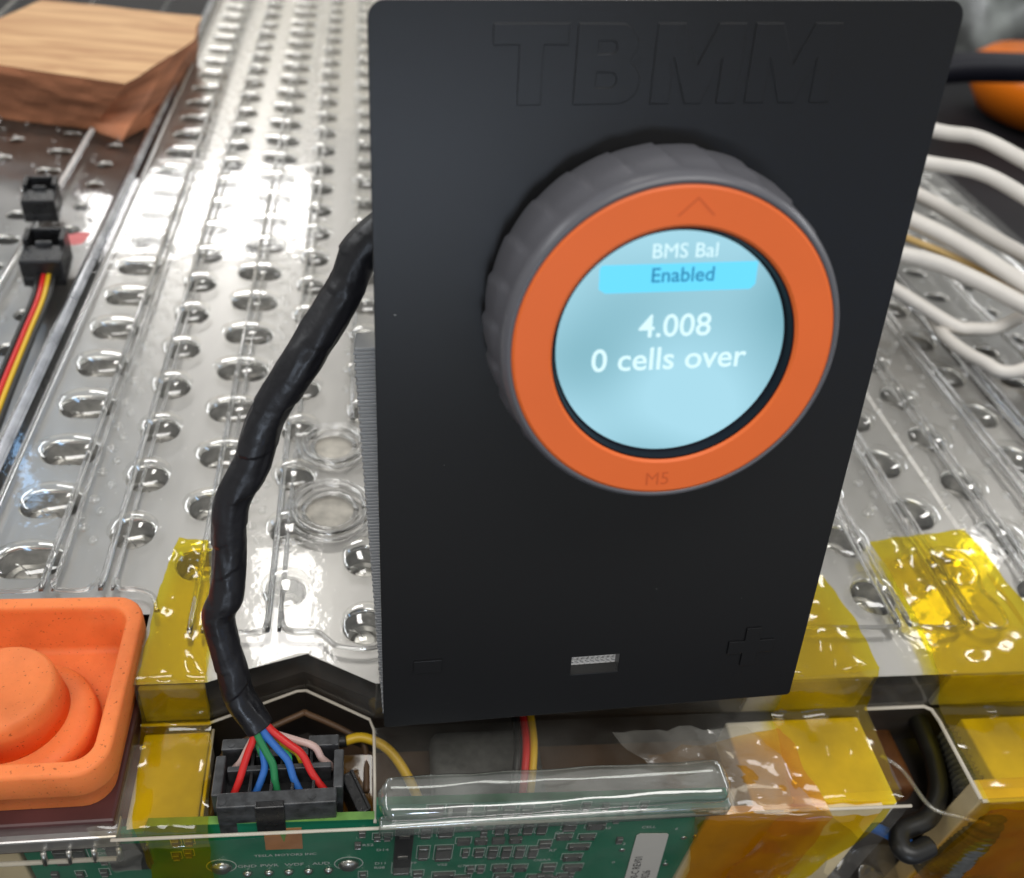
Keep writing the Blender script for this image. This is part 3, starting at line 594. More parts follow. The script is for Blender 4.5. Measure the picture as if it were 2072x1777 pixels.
# ------------------------------------------------------------------ orange rubber terminal cap
cap = root('terminal_boot', (-64, 105, -5), 'soft orange rubber terminal cap with raised round boss at the lower left', 'rubber boot')
def captray():
    prof = [(1.2, 0, -9.1), (0.9, 0, -4.0), (0.1, 0, -3.2), (0, 0, -2.9), (0, 0, 3.2), (0.2, 0, 3.75), (0.6, 0, 4.0), (2.5, 0, 4.05), (2.9, 0, 3.9), (3.15, 0, 3.4), (3.3, 0, 2.6), (4.6, 0, -6.6), (5.2, 0, -7.5), (6.2, 0, -7.8)]
    V = []; F = []; n = 0
    for ins, _, z in prof:
        ring = rrect(-92 + ins, -43.2 - ins, 86.0 + ins, 126.4 - ins, max(1.5, 6.0 - ins * 0.7), 6); n = len(ring)
        V += [(x, y, z) for x, y in ring]
    for i in range(len(prof) - 1):
        for k in range(n): F.append((i * n + k, i * n + (k + 1) % n, (i + 1) * n + (k + 1) % n, (i + 1) * n + k))
    F.append(tuple(range((len(prof) - 1) * n, len(prof) * n))); return V, F
add('rim_tray', captray(), 'rubber_orange', cap, smooth=True)
def lz(prof, x, y, seg=48): return xform(lathe(prof, seg), lambda p: Vector((p.x + x, p.y + y, p.z)))
add('boss_step', lz([(13.6, -7.8), (13.2, -3.6), (12.6, -2.6), (10.5, -2.2)], -62.8, 102.0), 'rubber_orange', cap, smooth=True)
add('boss', lz([(10.6, -3), (9.6, 5.4), (9.3, 6.3), (8.6, 6.8), (2, 6.95)], -64.8, 103.0), 'rubber_orange', cap, smooth=True)

# ------------------------------------------------------------------ black meter case with dial
T0 = Vector((0.571, 124.007, 125.463)); A0 = Vector((0.99547588, -0.01326796, 0.09408369)); B0 = Vector((0.04246249, -0.23413345, -0.97127672))
NN = Vector((-0.034952, -0.97190659, 0.23275725)); AA = Vector((0.9984865, -0.02406461, 0.04945301))
PW, PH = 82.06, 127.12
def onp(u, v, d=0): return T0 + A0 * u + B0 * v + NN * d               # panel coordinates
def pp(vf): return xform(vf, lambda p: onp(p.x, -p.y, p.z))              # drawing xy (y up, top edge 0) -> panel
case = root('meter_case', tuple(onp(41, PH, -10)), 'upright black printed meter case with dial, standing on the clear cover', 'meter case')
ro = rrect(0, PW, -PH, 0, 2.2, 6); rs = rrect(0, PW, -PH, 0, 0.7, 6); outline = ro[:14] + rs[14:]
slot = [(35.8, -112.9), (45.4, -112.9), (45.4, -117.5), (35.8, -117.5)]
add('front_panel', pp(curvefill([outline, slot], 2.6, 0.12)), 'black_print', case)
ch = [box(34, 47.4, -119.2, -118.4, -20, -2.75)]
for q in range(9):
    for k in range(12):
        sg = 0.8 if q % 2 else -0.8
        ch.append(xform(box(-0.45, 0.45, 0, 0.28, -0.16, 0.16), lambda p: Vector((35 + 1.05 * k + p.x, -118.4 + p.y, -3.6 - q * 0.9 + p.z + p.x * sg))))
add('slot_insert', pp(join(*ch)), 'lit_slot_print', case)
def wallp(u0, u1, v0, v1, d0, d1): return pp(box(u0, u1, -v1, -v0, d0, d1, 0.3, 1))
add('rear_shell', join(wallp(1.2, 3.4, 50, PH - 4, -22, -2.75), wallp(PW - 3.4, PW - 1.2, 50, PH - 4, -22, -2.75), wallp(3.4, PW - 3.4, 50, 52, -26, -2.75), wallp(3.4, PW - 3.4, PH - 6.2, PH - 4.2, -22, -2.75)), 'black_print', case)
for fx, fz in ((9.0, 1.6), (83.0, 9.0)): add('foot', box(fx - 4, fx + 4, 108, 114, 0.1, fz, 0.3, 1), 'black_print', case)
sd = []
for k in range(120):
    v0 = 49 + k * 0.645; ul = -3.3 + (v0 - 49) / 78 * 3.3
    sd.append(pp(box(ul - 0.1 - 0.25 * (k % 2), 1.3, -(v0 + 0.6), -v0, -9.5, -2.75, 0.1, 1)))
add('side_grip', join(*sd), 'lit_side_print', case)
# raised letters
def poly_letter(pls): return pp(xform(curvefill(pls, 0.30, 0.10), lambda p: Vector((p.x, p.y, p.z + 0.20))))
def Mx(x, w): s = 3.0; return [(x, -12.9), (x, -2.8), (x + s * 1.25, -2.8), (x + w / 2, -8.2), (x + w - s * 1.25, -2.8), (x + w, -2.8), (x + w, -12.9), (x + w - 2.6, -12.9), (x + w - 2.6, -6.6), (x + w / 2 + 1.1, -12.9), (x + w / 2 - 1.1, -12.9), (x + 2.6, -6.6), (x + 2.6, -12.9)]
def arc(cx, cy, rx, ry, a0, a1, n=10): return [(cx + rx * math.cos(math.radians(a0 + (a1 - a0) * k / n)), cy + ry * math.sin(math.radians(a0 + (a1 - a0) * k / n))) for k in range(n + 1)]
add('letter', poly_letter([[(16.5, -2.8), (26.6, -2.8), (26.6, -5.3), (23.2, -5.3), (23.2, -12.9), (20.1, -12.9), (20.1, -5.3), (16.5, -5.3)]]), 'black_print', case)
bx = 27.9
add('letter', poly_letter([[(bx, -12.9), (bx, -2.8)] + arc(bx + 5.4, -5.3, 2.9, 2.5, 90, -40) + arc(bx + 5.8, -10.1, 3.2, 2.8, 60, -90),
                           [(bx + 2.8, -4.8), (bx + 2.8, -6.6)] + arc(bx + 4.6, -5.7, 1.0, 0.9, -90, 90), [(bx + 2.8, -8.8), (bx + 2.8, -10.9)] + arc(bx + 4.8, -9.85, 1.1, 1.05, -90, 90)]), 'black_print', case)
add('letter', poly_letter([Mx(38.8, 12.2)]), 'black_print', case)
add('letter', poly_letter([Mx(52.5, 12.2)]), 'black_print', case)
def raised(poly, h=0.5): return pp(prism(poly, 0.05, h, 0.08))
add('minus_mark', raised([(5.7, -113.8), (11, -113.8), (11, -110.9), (5.7, -110.9)]), 'black_print', case)
cx, cy, a, w_ = 71.4, -113.4, 4.6, 1.5
add('plus_mark', raised([(cx - a, cy - w_), (cx - w_, cy - w_), (cx - w_, cy - a), (cx + w_, cy - a), (cx + w_, cy - w_), (cx + a, cy - w_), (cx + a, cy + w_), (cx + w_, cy + w_), (cx + w_, cy + a), (cx - w_, cy + a), (cx - w_, cy + w_), (cx - a, cy + w_)]), 'black_print', case)
pd = random.Random(5); pv = []
for k in range(7):
    u, v_, r_, a_ = pd.uniform(2, 80), pd.uniform(20, 125), pd.uniform(0.04, 0.08), pd.uniform(0, 3.1); l_ = pd.choice((1, 1, 2.5, 4))
    pv.append(pp(([(u - math.cos(a_) * r_ * l_, -v_ - math.sin(a_) * r_ * l_, 0.14), (u - math.sin(a_) * r_, -v_ + math.cos(a_) * r_, 0.16), (u + math.cos(a_) * r_ * l_, -v_ + math.sin(a_) * r_ * l_, 0.14), (u + math.sin(a_) * r_, -v_ - math.cos(a_) * r_, 0.16)], [(0, 1, 2, 3)])))
add('dust', join(*pv), 'dust', case, kind='stuff')
# dial
DC = T0 + AA * 41.42 + B0 * 41.25
def dl(vf): return xform(vf, lambda p: DC + AA * p.x - B0 * p.y + NN * p.z)
NF = 26
def grip(i, th, r):
    if 2 <= i <= 7:
        k = (th * NF / (2 * math.pi) + (i - 2) * 0.06) % 1.0
        return r - 0.55 * (k ** 1.3) * (1 if 3 <= i <= 6 else 0.5)
    return r
gp = [(23.4, 0.2), (24.4, 1.2), (25.2, 2.4), (25.6, 4.0), (25.6, 7), (25.3, 10), (25.0, 12.6), (24.5, 13.6), (24.2, 15.6), (23.9, 17.0), (23.3, 17.8), (22.75, 17.9), (22.75, 16.5), (17.0, 16.4)]
dial = add('dial', dl(lathe(gp, 336, grip, topcap=False)), 'knob_grey', case, smooth=True)
add('bezel_ring', dl(lathe([(22.7, 16.6), (22.7, 17.75), (22.3, 18.0), (17.6, 18.0), (17.2, 17.7), (17.2, 15.0)], 96, closed=True)), 'ring_orange', dial, smooth=False)
add('screen_rim', dl(lathe([(17.18, 15.0), (17.18, 17.55), (16.9, 17.6), (16.6, 16.1), (16.35, 15.98), (16.3, 15.0)], 96, closed=True)), 'bezel_black', dial)
add('screen', dl(lathe([(16.3, 14.8), (16.3, 16.0)], 96)), 'lcd', dial)
ra = math.atan2(AA.cross(A0).dot(NN), AA.dot(A0))
ca, sa = math.cos(ra), math.sin(ra)
def scr(vf, x, y, z=16.04): return dl(xform(vf, lambda p: Vector((x + p.x * ca - p.y * sa, y + p.x * sa + p.y * ca, z + p.z))))
add('menu_bar', scr(prism([(-10.6, 3.9), (-10.0, 4.0 + 3.2 - 3.2), (10.2, 4.0), (10.9, 4.7), (10.9, 7.9), (-10.6, 7.9), (-10.9, 7.4), (-10.9, 4.6)][1:], 0, 0.02), 0, 4.0), 'lcd_bar', dial)
def stext(s, w, x, y, m, z=16.05, off=0.0):
    v = textmesh(s, 1.0, 0.002, 'CENTER', 0.0, 4); xs = [p.x for p in v[0]]; k = w / (max(xs) - min(xs))
    v = textmesh(s, k, 0.02, 'CENTER', off, 4); add('screen_text', scr(v, x, y, z), m, dial)
stext('BMS Bal', 8.9, 0.24, 12.70, 'lcd_text', off=0.0)
stext('Enabled', 8.6, 0.34, 9.40, 'lcd_dark_text', 16.09, off=0.03)
stext('4.008', 10.2, 0.32, 1.52, 'lcd_text', off=0.04)
stext('0 cells over', 22.3, 0.06, -3.40, 'lcd_text', off=0.05)
v = textmesh('M5', 3.0, 0.02, 'CENTER', 0.0, 4); add('maker_mark', scr(v, 0.15, -21.25, 18.03), 'ring_mark', dial)
v = curvefill([[(-2.6, -2.3), (0, 0.05), (2.4, -2.3), (2.2, -2.45), (0, -0.28), (-2.4, -2.45)]], 0.02); add('arrow_mark', scr(v, 0.3, 21.1, 18.03), 'ring_mark', dial)

# ------------------------------------------------------------------ wiring loom
loom = root('wiring_loom', (-13, 90, -12), 'black taped wiring loom curving from the case to a black plug', 'wiring loom')
path = [(16, 136.5, 97), (8.8, 133.7, 93.1), (1.4, 132.1, 85.5), (-3.0, 130.0, 78.0), (-9.8, 124.7, 66.4), (-15.2, 121.8, 57.8), (-19.2, 118.5, 49.2), (-21.2, 115.8, 41.8), (-22.9, 112.9, 34.2), (-23.7, 108.8, 25.4), (-24.1, 107.0, 19.5), (-23.7, 102.6, 10.7), (-21.1, 100.1, 5.4), (-18.0, 96.8, -0.4)]
SL = [Vector(p) + Vector((0.9 * math.sin(i * 2.4), 0, 0.7 * math.cos(i * 1.9))) * (0 if i in (0, len(path) - 1) else 1) for i, p in enumerate(path)]
wr_ = random.Random(21); turns = [-20.0]
while turns[-1] < 190: turns.append(turns[-1] + wr_.uniform(6.5, 13.0))
slant = [wr_.uniform(0.5, 1.1) for _ in turns]; lean = [wr_.uniform(-0.4, 0.4) for _ in turns]; lift = [wr_.uniform(0.02, 0.085) for _ in turns]
def wrap(s, th, t):
    """radius of the taped bundle: overlapping slanted turns of tape, creased and slightly flattened"""
    r0 = 3.45 - 0.75 * t - 3 * max(0, t - 0.94)
    u = s + 0; k = 0
    for i_ in range(len(turns) - 1):
        a_ = turns[i_] + 3.2 * slant[i_] * math.cos(th + lean[i_]); b_ = turns[i_ + 1] + 3.2 * slant[i_ + 1] * math.cos(th + lean[i_ + 1])
        if a_ <= u < b_: k = lift[i_] * (u - a_) / (b_ - a_) + 0.03 * math.sin(i_ * 2.3 + 2 * th); break
    c_, d_ = math.cos(th), math.sin(th)
    crease = abs(noise.noise(Vector((s * 0.13 + c_ * 0.6, c_ * 1.7, d_ * 1.7))))
    return r0 * (1.02 + k + 0.09 * noise.noise(Vector((s * 0.06, c_ * 0.7, d_ * 0.7))) - 0.12 * crease + 0.02 * noise.noise(Vector((s * 0.6, c_ * 3, d_ * 3))))
add('sleeve', tube(SL, 5, 48, 26, wrap), 'vinyl_tape', loom, smooth=True)
HX0, HX1, HY0, HY1, HZ = -26.2, -1.8, 83.4, 97.6, -5.4
hs = [box(HX0 + 1.2, HX1 - 1.2, HY0, HY0 + 3.0, -16, HZ, 0.25), box(HX0 + 0.8, HX0 + 7.4, HY1 - 2.4, HY1, -16, HZ, 0.25), box(HX1 - 7.0, HX1 - 1.0, HY1 - 2.4, HY1, -16, HZ, 0.25), box(HX0 + 7.3, HX1 - 6.9, HY1 - 3.4, HY1 - 1.8, -16, HZ - 1.4, 0.2),
      box(HX0, HX0 + 1.9, HY0 + 2.6, HY1 - 3.4, -16, HZ - 0.2, 0.25), box(HX1 - 1.9, HX1, HY0 + 3.0, HY1 - 3.2, -16, HZ - 0.2, 0.25), box(HX0 + 1.0, HX1 - 1.0, HY0 + 2.8, HY1 - 2.2, -16, -11.5)]
plug = add('plug_housing', join(*hs), 'dusty_black', loom)
add('divider', box(HX0 + 2.4, HX1 - 2.4, HY0 + 7.4, HY0 + 8.5, -12, HZ - 0.4, 0.15), 'dusty_black', plug)
for k in range(4): add('divider', box(HX0 + 6.6 + k * 3.95, HX0 + 7.2 + k * 3.95, HY0 + 2.9, HY0 + 7.5, -12, HZ - 1.0, 0.1), 'black_plastic', plug)
for k in range(3): add('divider', box(HX0 + 6.6 + k * 5.6, HX0 + 7.2 + k * 5.6, HY0 + 8.4, HY1 - 2.3, -12, HZ - 1.0, 0.1), 'black_plastic', plug)
add('cavity_floor', box(HX0 + 1.9, HX1 - 1.9, HY0 + 3.0, HY1 - 2.3, -11.4, -11.2), 'soft_black', plug)
add('latch', box(-18.0, -12.6, HY0 - 0.5, HY0 + 0.9, -15, HZ + 0.12, 0.2), 'black_plastic', plug)
for x, y in ((-23.6, 96.4), (-3.8, 96.0), (-7.6, 84.9), (-25.0 + 1.0, 84.6)):
    add('mould_dot', xform(lathe([(0.75, 0), (0.75, 0.12)], 16), lambda p: Vector((p.x + x, p.y + y, p.z + HZ))), 'dusty_black', plug)
for k in range(5): add('terminal', box(-21.4 + k * 4.15 - 0.4, -21.4 + k * 4.15 + 0.5, 86.6, 87.4, -11, -8.6, 0.1), 'silver', plug)
e = Vector((-17.4, 96.2, -1.2))
for m_, dx, mid, end in (('wire_red', (-1.6, -1.2, 0.4), (-20.6, 91.6, -4.6), (-22.6, 87.4, -9.0)), ('wire_blue', (0.0, -1.4, 0.2), (-16.8, 91.0, -5.4), (-18.6, 87.4, -9.0)), ('wire_green', (-0.6, -1.5, 0.8), (-15.2, 91.0, -4.4), (-14.2, 87.2, -9.0)),
                         ('wire_blue', (0.8, -1.2, 0.9), (-12.4, 91.4, -4.0), (-9.8, 87.2, -9.0)), ('wire_red', (1.8, -0.4, 1.2), (-9.8, 92.4, -3.4), (-5.2, 87.4, -9.0)), ('wire_green', (-1.4, 0, -0.2), (-17.6, 93.4, -3.2), (-15.6, 92.8, -8.6)),
                         ('wire_pink', (-1.2, 0.6, -0.8), (-20.4, 94.4, -4.6), (-23.0, 93.0, -9.0)), ('wire_pink', (1.2, 0.5, -0.6), (-7.6, 94.6, -4.6), (-4.4, 92.8, -9.0)), ('wire_yellow', (0.8, 0.4, -1.0), (-10.8, 93.8, -5.2), (-8.6, 92.8, -9.0)), ('wire_mint', (0.1, 0.2, -1), (-12.6, 93.4, -5.6), (-12.4, 92.6, -9.0))):
    st = e + Vector(dx); up_ = e + Vector(dx) * 0.6 + Vector((-1.5, 1.6, 2.6))
    mv = Vector(mid); add('wire', tube([up_, st, st.lerp(mv, 0.55), mv, mv.lerp(Vector(end), 0.45) + Vector((0, -0.5, -0.2)), Vector(end), Vector(end) + Vector((0, 0.1, -1.5))], 0.72, 12, 6), m_, loom, smooth=True)

# ------------------------------------------------------------------ wires inside the front of the module
o = root('thermistor_lead', (0, 100, -24), 'black sleeved lead with yellow end behind the black plug', 'lead')
add('black_sleeve', tube([(-24, 93, -20), (-14, 99.4, -17), (-6, 101.2, -15.6), (-1.4, 101.6, -15)], 1.35, 12, 6), 'wire_black', o, smooth=True)
add('yellow_wire', tube([(-1.6, 101.6, -15), (2.4, 102, -14.8), (8, 99, -16), (13, 92, -20), (15, 86, -24)], 1.05, 12, 6), 'wire_yellow', o, smooth=True)
o = root('ribbon_lead', (34, 92, -24), 'flat three-core lead, red yellow and black, below the case', 'lead')
for m_, dx in (('wire_black', -1.9), ('wire_red', 0), ('wire_yellow', 1.7)):
    add('core', tube([(37.4 + dx, 112, -16), (37.0 + dx, 100, -14.0), (36.0 + dx, 93, -15), (34.6 + dx, 86.5, -18), (34.0 + dx, 84.8, -24)], 0.85, 10, 6), m_, o, smooth=True)
tag(add('inner_pouch', xform(box(17, 42, 88, 108, -29, -22.5, 2.4, 3), lambda p: p), 'part_grey', None, smooth=True), 'dark grey padded block under the clear ledge below the case', 'pad')
tag(add('key_strip', xform(join(box(-1.3, 1.3, -4.6, 4.6, -8, 0, 0.2), box(0.7, 1.35, -4.6, 4.6, 0.05, 0.4, 0.1)), lambda p: Matrix.Rotation(0.42, 3, 'Z') @ p + Vector((0.6, 88.8, -12.4))), 'black_plastic', None), 'black plastic key strip slanting right of the black plug', 'strip')
tag(add('amber_flap', sheet([(-4, 100, -18), (-2, 90, -22)], [(4, 99, -17), (4, 86, -24)], 6, 6, 0.8), 'kapton_amber', None, smooth=True), 'loose amber film flap inside the opening beside the plug', 'film')

# ------------------------------------------------------------------ adhesive tapes
tp = add('tape_strip', sheet([(-40, 144.4, 2.2), (-41.6, 132, 1.6), (-42.2, 126, 0.6), (-42.4, 108, 0.5), (-42.6, 104.6, -11.6), (-40.6, 84, -11.4), (-38.3, 80.6, -14), (-38.1, 79.6, -40), (-38, 79.2, -60)],
                             [(-33.3, 143.7, 2.2), (-31.6, 132, 1.8), (-30.6, 126, 0.6), (-29.4, 107.8, 0.5), (-28.8, 104.0, -11.4), (-26.7, 82.5, -11.2), (-26.4, 80.2, -14), (-26.8, 79.0, -40), (-27, 78.8, -60)], 14, 12, 0.5, 0.30, 1), 'kapton_yellow', None, smooth=True)
tag(tp, 'yellow film tape strip between the orange cap and the black loom', 'tape', 'yellow tapes over the cover edge')
tp = add('tape_strip', sheet([(104, 134, 1.2), (100, 118, 1.0), (96, 103.5, 0.6), (94, 101.4, -11.4), (91.5, 80.6, -11.4), (86, 77.4, -20), (80, 77, -50), (78, 77, -64)],
                             [(114.4, 131.7, 1.2), (117.2, 117, 1.0), (117.6, 104.6, 0.6), (117.8, 101.8, -11.4), (116.6, 80.4, -11.4), (110, 76.6, -20), (98, 76, -50), (94, 76, -64)], 18, 12, 0.6, 0.24, 2), 'kapton_yellow', None, smooth=True)
tag(tp, 'wrinkled yellow film tape wrapped over the edge beside the case foot', 'tape', 'yellow tapes over the cover edge')
tp = add('tape_strip', sheet([(131.1, 141.4, 2.6), (132.6, 128, 1.8), (133.4, 116.3, 1.0), (131.6, 103, 0.5), (136, 101, -11.4), (136, 77.6, -11.4), (136, 76.4, -16), (130, 75, -64)],
                             [(161.2, 145.7, 2.4), (163.4, 133.0, 1.8), (165, 116.3, 1.0), (170, 101, 0.5), (172, 99, -11.4), (176, 76.6, -11.4), (176, 75.4, -16), (180, 74, -64)], 18, 12, 0.6, 0.20, 3), 'kapton_yellow', None, smooth=True)
tag(tp, 'broad yellow film tape at the right edge of the picture', 'tape', 'yellow tapes over the cover edge')
tp = add('tape_patch', sheet([(62, 92, -9.6), (66, 84, -10.2), (70, 79.2, -12), (74.4, 78.0, -40), (73.6, 77.8, -64)], [(94, 97, -9.6), (97, 84, -10), (99, 77.2, -12.4), (98, 76.4, -40), (92, 76, -64)], 12, 8, 1.0, 0.2, 5), 'kapton_amber', None, smooth=True)
tag(tp, 'crumpled amber film tape below the right foot of the case', 'tape')
tp = add('tape_patch', sheet([(136.4, 77.0, -13), (128, 75.2, -62)], [(172, 75.0, -13), (172, 74, -62)], 10, 10, 0.8, 0.15, 6), 'kapton_amber', None, smooth=True)
tag(tp, 'amber film tape hanging down the front right corner', 'tape')
tp = add('tape_patch', sheet([(-46.4, 100.5, -10.5), (-48.6, 84, -11.4), (-46.6, 80.2, -17), (-43.8, 79.8, -21)], [(-41.4, 100, -10.8), (-41, 84, -11), (-38.4, 80.0, -15), (-39.6, 79.6, -21)], 8, 8, 0.8, 0.25, 8), 'tape_clear', None, smooth=True)
tag(tp, 'crinkled clear tape corner right of the orange cap', 'tape')
tp = add('tape_patch', sheet([(54, 97, -8.4), (64, 87, -9.0), (78, 78.6, -10.5)], [(86, 97, -8.4), (92, 87, -9), (96, 78, -10.8)], 12, 8, 1.4, 0.22, 9), 'tape_clear', None, smooth=True)
tag(tp, 'crumpled clear tape over the amber tape under the case', 'tape')

# ------------------------------------------------------------------ cables and bag in the right-hand gap
tag(add('black_cable', tube([(140, 116, -24), (139.1, 101, -25), (138.6, 95.4, -25.5), (135.9, 87.8, -26), (130.8, 82.4, -27), (123.6, 80.2, -27.6), (121.4, 76.8, -27.6), (123.2, 75.0, -27.6), (128.4, 76.4, -27.6)], 2.3, 14, 8), 'wire_black', None, smooth=True), 'thick black cable hooking through the gap at the right', 'cable')
tag(add('blue_cable', tube([(112, 90, -40), (118, 85.5, -34), (123, 80.6, -31), (126, 77.4, -30)], 1.3, 12, 8), 'wire_blue', None, smooth=True), 'short dark blue cable in the gap at the lower right', 'cable')
tag(add('corrugated_hose', tube([(147, 100, -22), (145.5, 90, -23), (143, 82, -26), (141, 80, -48)], 6, 20, 40, lambda s, th, t: 5.4 + 0.45 * math.sin(s * 4.2)), 'part_grey', None, smooth=True), 'ribbed grey hose just inside the right gap', 'hose')
tag(add('terminal_block', xform(join(box(120, 134, 90, 108, -42, -29, 2.0, 3)), lambda p: p + noise.noise_vector(p * 0.15) * 1.4), 'rust_block', None, smooth=True), 'rust brown terminal block down in the right gap', 'terminal')
tag(add('thin_clear_tube', tube([(121, 94, -19), (125.4, 90.6, -20), (127.9, 81.8, -20), (134, 79, -20), (140, 77, -20)], 0.5, 10, 8), 'tape_clear', None, smooth=True), 'thin clear tube curling over the black cable in the gap', 'tube')
bagvf = sheet([(100, 100, -58), (104, 82, -54), (100, 62, -66)], [(160, 104, -56), (158, 84, -54), (150, 62, -68)], 40, 18, 9.0, 0.10, 12)
tag(add('plastic_bag', bagvf, 'bag_clear', None, smooth=True), 'crumpled clear plastic bag at the lower right corner', 'bag')

# ------------------------------------------------------------------ neighbouring modules
def neighbour(name, X0, X1, y0, z, cols, label, r=3.4, pitch=18.5, YE=YE):
    mo = root(name, ((X0 + X1) / 2, (y0 + YE) / 2, -80), label, 'battery module', 'battery modules on the bench')
    fl, rm = [], []; w = (X1 - X0) / cols
    for k in range(cols):
        f_, r_, w_ = hole_strip(X0 + k * w, X0 + (k + 1) * w, y0, YE, X0 + (k + 0.5) * w, series(y0 + 8 + (k % 2) * 9.2, pitch, YE - 8), r, 1.5 if k % 3 == 0 else 0, z, n=20)
        fl.append(f_); rm.append(r_)
    p = add('collector_plate', join(*fl), 'aluminium_dull', mo); add('hole_rim', join(*rm), 'hole_rim', p, smooth=True, kind='stuff')
    add('tray', box(X0, X1, y0, YE, -79.8, z - 6), 'block_dark', mo)
    cv = add('clear_cover', quadxy(X0 - 1, X1 + 1, y0, YE, z + 3), 'clear', mo)
    for k in range(cols):
        if k % 2 == 0: add('rib', xform(rib(X0 + (k + 1.0) * w, 2.4, 1.8, y0), lambda q: q + Vector((0, 0, z + 3))), 'clear_rib', cv, smooth=True)
    bl = []
    for k in range(cols):
        for y in series(y0 + 5 + (k % 2) * 3, pitch / 3, YE - 10): bl.append(xform(bump(X0 + (k + 0.2 + 0.6 * random.random()) * w, y + random.uniform(-3, 3), 1.2, 1.2, 1.1), lambda q: q + Vector((0, 0, z + 3))))
    add('bump', join(*bl), 'clear_bump', cv, smooth=True, kind='stuff')
    return mo
neighbour('battery_module', -245, -93, 120, -8, 8, 'blurred battery module at the far left under the wood block', YE=462)
neighbour('battery_module', 216, 291, 120, -3, 4, 'battery module at the right edge beneath the white cables')

# ------------------------------------------------------------------ wood block
wb = root('wood_block', (-150, 440, -5), 'rough tan wood block with a split corner at the top left', 'wood block')
top = [(-190, 400, 20), (-141.8, 382.9, 20), (-92.9, 373.9, 20), (-80.6, 415, 20), (-75.7, 434.1, 20), (-77.4, 469.8, 20), (-148.6, 472.8, 20), (-170, 405, 20)]
bot = [(-192, 402, -4.8), (-149.8, 390.5, -4.8), (-112.8, 385.7, -4.8), (-98.6, 376, -4.8), (-91, 394, -4.8), (-82, 469, -4.8), (-152, 472, -4.8), (-178, 410, -4.8)]
def ring_pts(poly, step=5.0):
    out = []
    for a, b in zip(poly, poly[1:] + poly[:1]):
        a, b = Vector(a), Vector(b); n_ = max(1, int((b - a).length / step))
        out += [a.lerp(b, k / n_) for k in range(n_)]
    return out
RT = ring_pts(top); NR = len(RT); PB = [Vector(p) for p in bot]
idx = []; c_ = 0
for a, b in zip(top, top[1:] + top[:1]):
    n_ = max(1, int((Vector(b) - Vector(a)).length / 5.0)); idx += [(len(idx) and c_ or c_, k / n_) for k in range(n_)]; c_ += 1
RB = [PB[e_].lerp(PB[(e_ + 1) % 8], t_) for e_, t_ in idx]
V = []; LV = 7
for l in range(LV + 1):
    for k in range(NR):
        p = RT[k].lerp(RB[k], l / LV)
        d_ = noise.noise_vector(Vector((p.x * 0.06, p.y * 0.06, p.z * 0.22))) * 1.0 + noise.noise_vector(p * 0.3) * 0.5
        if l in (0, LV): d_.z = 0
        V.append(p + d_)
F = [(l * NR + k, l * NR + (k + 1) % NR, (l + 1) * NR + (k + 1) % NR, (l + 1) * NR + k) for l in range(LV) for k in range(NR)] + [tuple(range(LV * NR, (LV + 1) * NR))]
add('sawn_sides', (V, F), 'wood_cut', wb)
add('top_face', ([p + Vector((0, 0, 0.05)) for p in V[:NR]], [tuple(range(NR))]), 'wood', wb)

# ------------------------------------------------------------------ black sockets with leads on the left module
def socket(cx, cy, rot, sc_, label):
    r_ = root('socket_plug', (cx, cy, -4), label, 'plug', 'black sockets on the left module')
    def tf(p): q = Matrix.Rotation(rot, 3, 'Z') @ (Vector(p) * sc_); return q + Vector((cx, cy, -4))
    add('housing', xform(join(box(-6, 6, -9, 9, 0, 3, 0.4), box(-6, -4.4, 1, 9, 3, 11, 0.3), box(4.4, 6, 1, 9, 3, 11, 0.3), box(-4.4, 4.4, 7.6, 9, 3, 11, 0.3), box(-6, 6, -9, 1, 3, 9, 0.5)), tf), 'black_plastic', r_)
    add('latch', xform(box(-2.4, 2.4, 0.4, 2.0, 3, 10.2, 0.4), tf), 'dusty_black', r_)
    return r_
socket(-111.5, 309, 0.16, 0.9, 'upper of two black sockets left of the module, farther from camera')
socket(-99.5, 268, 0.12, 1.02, 'lower of two black sockets left of the module, joined to coloured leads')
ld = root('socket_lead', (-95, 220, -4), 'red, yellow and black lead running down from the lower socket', 'lead')
for m_, dx in (('wire_black', -2.2), ('wire_red', -0.7), ('wire_yellow', 0.8), ('wire_black', 2.2)):
    add('core', tube([(-98 + dx, 262, 0), (-95.4 + dx, 245, 0.5), (-94.4 + dx, 226, 0.5), (-93 + dx, 200, 0.5), (-91 + dx, 170, 0.5), (-90 + dx, 150, 0.5)], 0.75, 8, 6), m_, ld, smooth=True)
tag(add('tape_scrap', sheet([(-108, 286, 0), (-106, 278, 0)], [(-91, 288, 0), (-92, 280, 0)], 6, 4, 1, 0.3), 'pink_tape', None), 'scrap of pink tape between the two black sockets', 'tape')

# ------------------------------------------------------------------ white cables at the right
def wcable(name, pts, r, m_, label, grp='white cables at the right', plugged=True):
    a, b = Vector(pts[0]), Vector(pts[-1])
    wk = random.Random(len(label) + int(a.x)); d = (b - Vector(pts[-2])).normalized()
    lead_in = [(60 + wk.uniform(-12, 12), 128 + wk.uniform(0, 4), 30 + wk.uniform(-8, 20)), (a.x * 0.45 + 55, a.y * 0.55 + 75, a.z * 0.8 + 10)] if plugged else []
    pts = lead_in + list(pts) + [tuple(b + d * 24 + Vector((6, 0, -4))), (b.x + 75, b.y - 45, -40), (b.x + 130, b.y - 70, -76)]
    return tag(add(name, tube(pts, r * 0.92, 16, 10), m_, None, smooth=True), label, 'cable', grp)
wcable('white_cable', [(180, 330, 50), (217, 310, 50), (233.5, 306, 50), (243, 290, 49), (256, 270, 46), (275, 250, 40)], 2.9, 'cable_white', 'uppermost white cable arching out from behind the case')
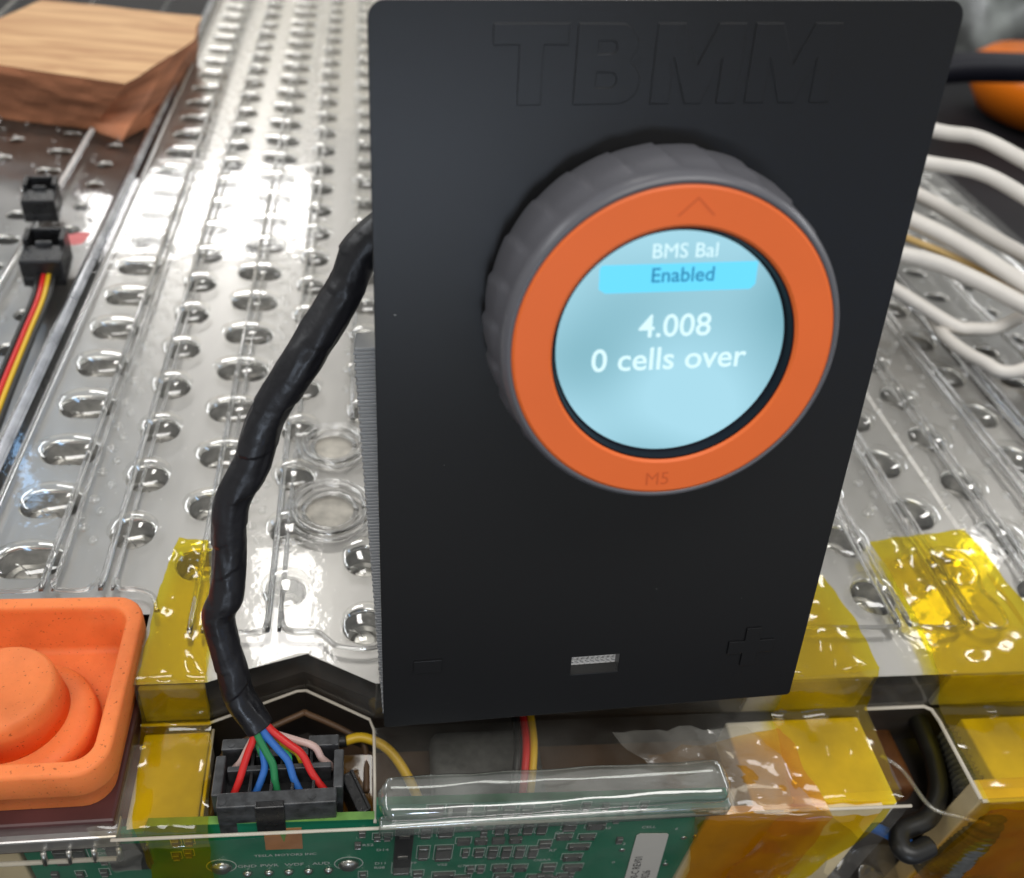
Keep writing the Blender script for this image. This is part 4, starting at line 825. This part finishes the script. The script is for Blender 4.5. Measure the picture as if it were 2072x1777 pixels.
wcable('white_cable', [(165, 296, 46), (205, 287, 46), (222, 282, 46), (233, 270, 44), (245, 249, 40), (254, 230, 36)], 2.8, 'cable_white', 'second white cable from the top, right beside the case')
wcable('white_cable', [(190, 352, 24), (222, 309, 24), (240, 276, 22), (252, 262, 20), (266, 246, 18)], 3.1, 'cable_white', 'third white cable, running straight down to the right edge')
wcable('white_cable', [(180, 300, 28), (202, 276, 28), (216, 261, 26), (228, 240, 24), (240, 218, 24)], 3.2, 'cable_white', 'fourth white cable, crossing above the tan one')
wcable('white_cable', [(160, 262, 24), (194, 256, 24), (212, 246, 22), (226, 232, 20), (240, 222, 18)], 3.2, 'cable_white', 'fifth white cable, lowest before the loops')
wcable('tan_cable', [(180, 285, 22), (206, 269, 22), (222, 256, 20), (234, 244, 18), (246, 232, 16)], 1.5, 'cable_tan', 'thin tan cable between the white cables')
wcable('white_cable', [(172, 272, 16), (190, 254, 12), (206, 238.4, 8), (213, 236.4, 8), (222, 236.4, 9), (236, 243, 12), (250, 256, 18)], 2.6, 'cable_white', 'white cable looping back over the module cover')
wcable('white_cable', [(206, 250, 4), (203, 236, 5), (203.6, 224, 6.5), (205.6, 216, 8), (209, 211, 8), (217, 211.5, 9), (230, 218, 12)], 2.4, 'cable_white', 'lowest small white cable loop at the right', plugged=False)

# ------------------------------------------------------------------ things far behind on the right
org = root('orange_clamp', (560, 690, -80), 'glossy orange plastic clamp part at the upper right', 'clamp')
add('pad', xform(lathe([(20, -34), (62, -32), (78, -12), (80, 6), (70, 14), (24, 15)], 48), lambda p: Vector((606 + p.x, 722 + p.y * 0.9, -42 + p.z))), 'orange_plastic', org, smooth=True)
tag(add('black_tube', tube([(300, 545, -6), (395, 576, 0), (462, 593, 0), (560, 615, 0)], 10, 16, 6), 'bezel_black', None, smooth=True), 'black tube crossing in front of the orange clamp', 'tube')
tag(add('grey_sack', sheet([(420, 900, -75), (430, 960, 40)], [(760, 960, -75), (760, 1000, 60)], 26, 20, 40, 0.012, 20), 'grey_bag', None, smooth=True), 'crumpled grey bag in the blurred upper right corner', 'bag')
tag(add('clear_hose', tube([(405, 800, -60), (425, 800, 10), (440, 800, 40), (455, 800, 0), (470, 800, -70)], 6, 12, 8), 'tape_clear', None, smooth=True), 'clear looped hose behind the top right case corner', 'hose')
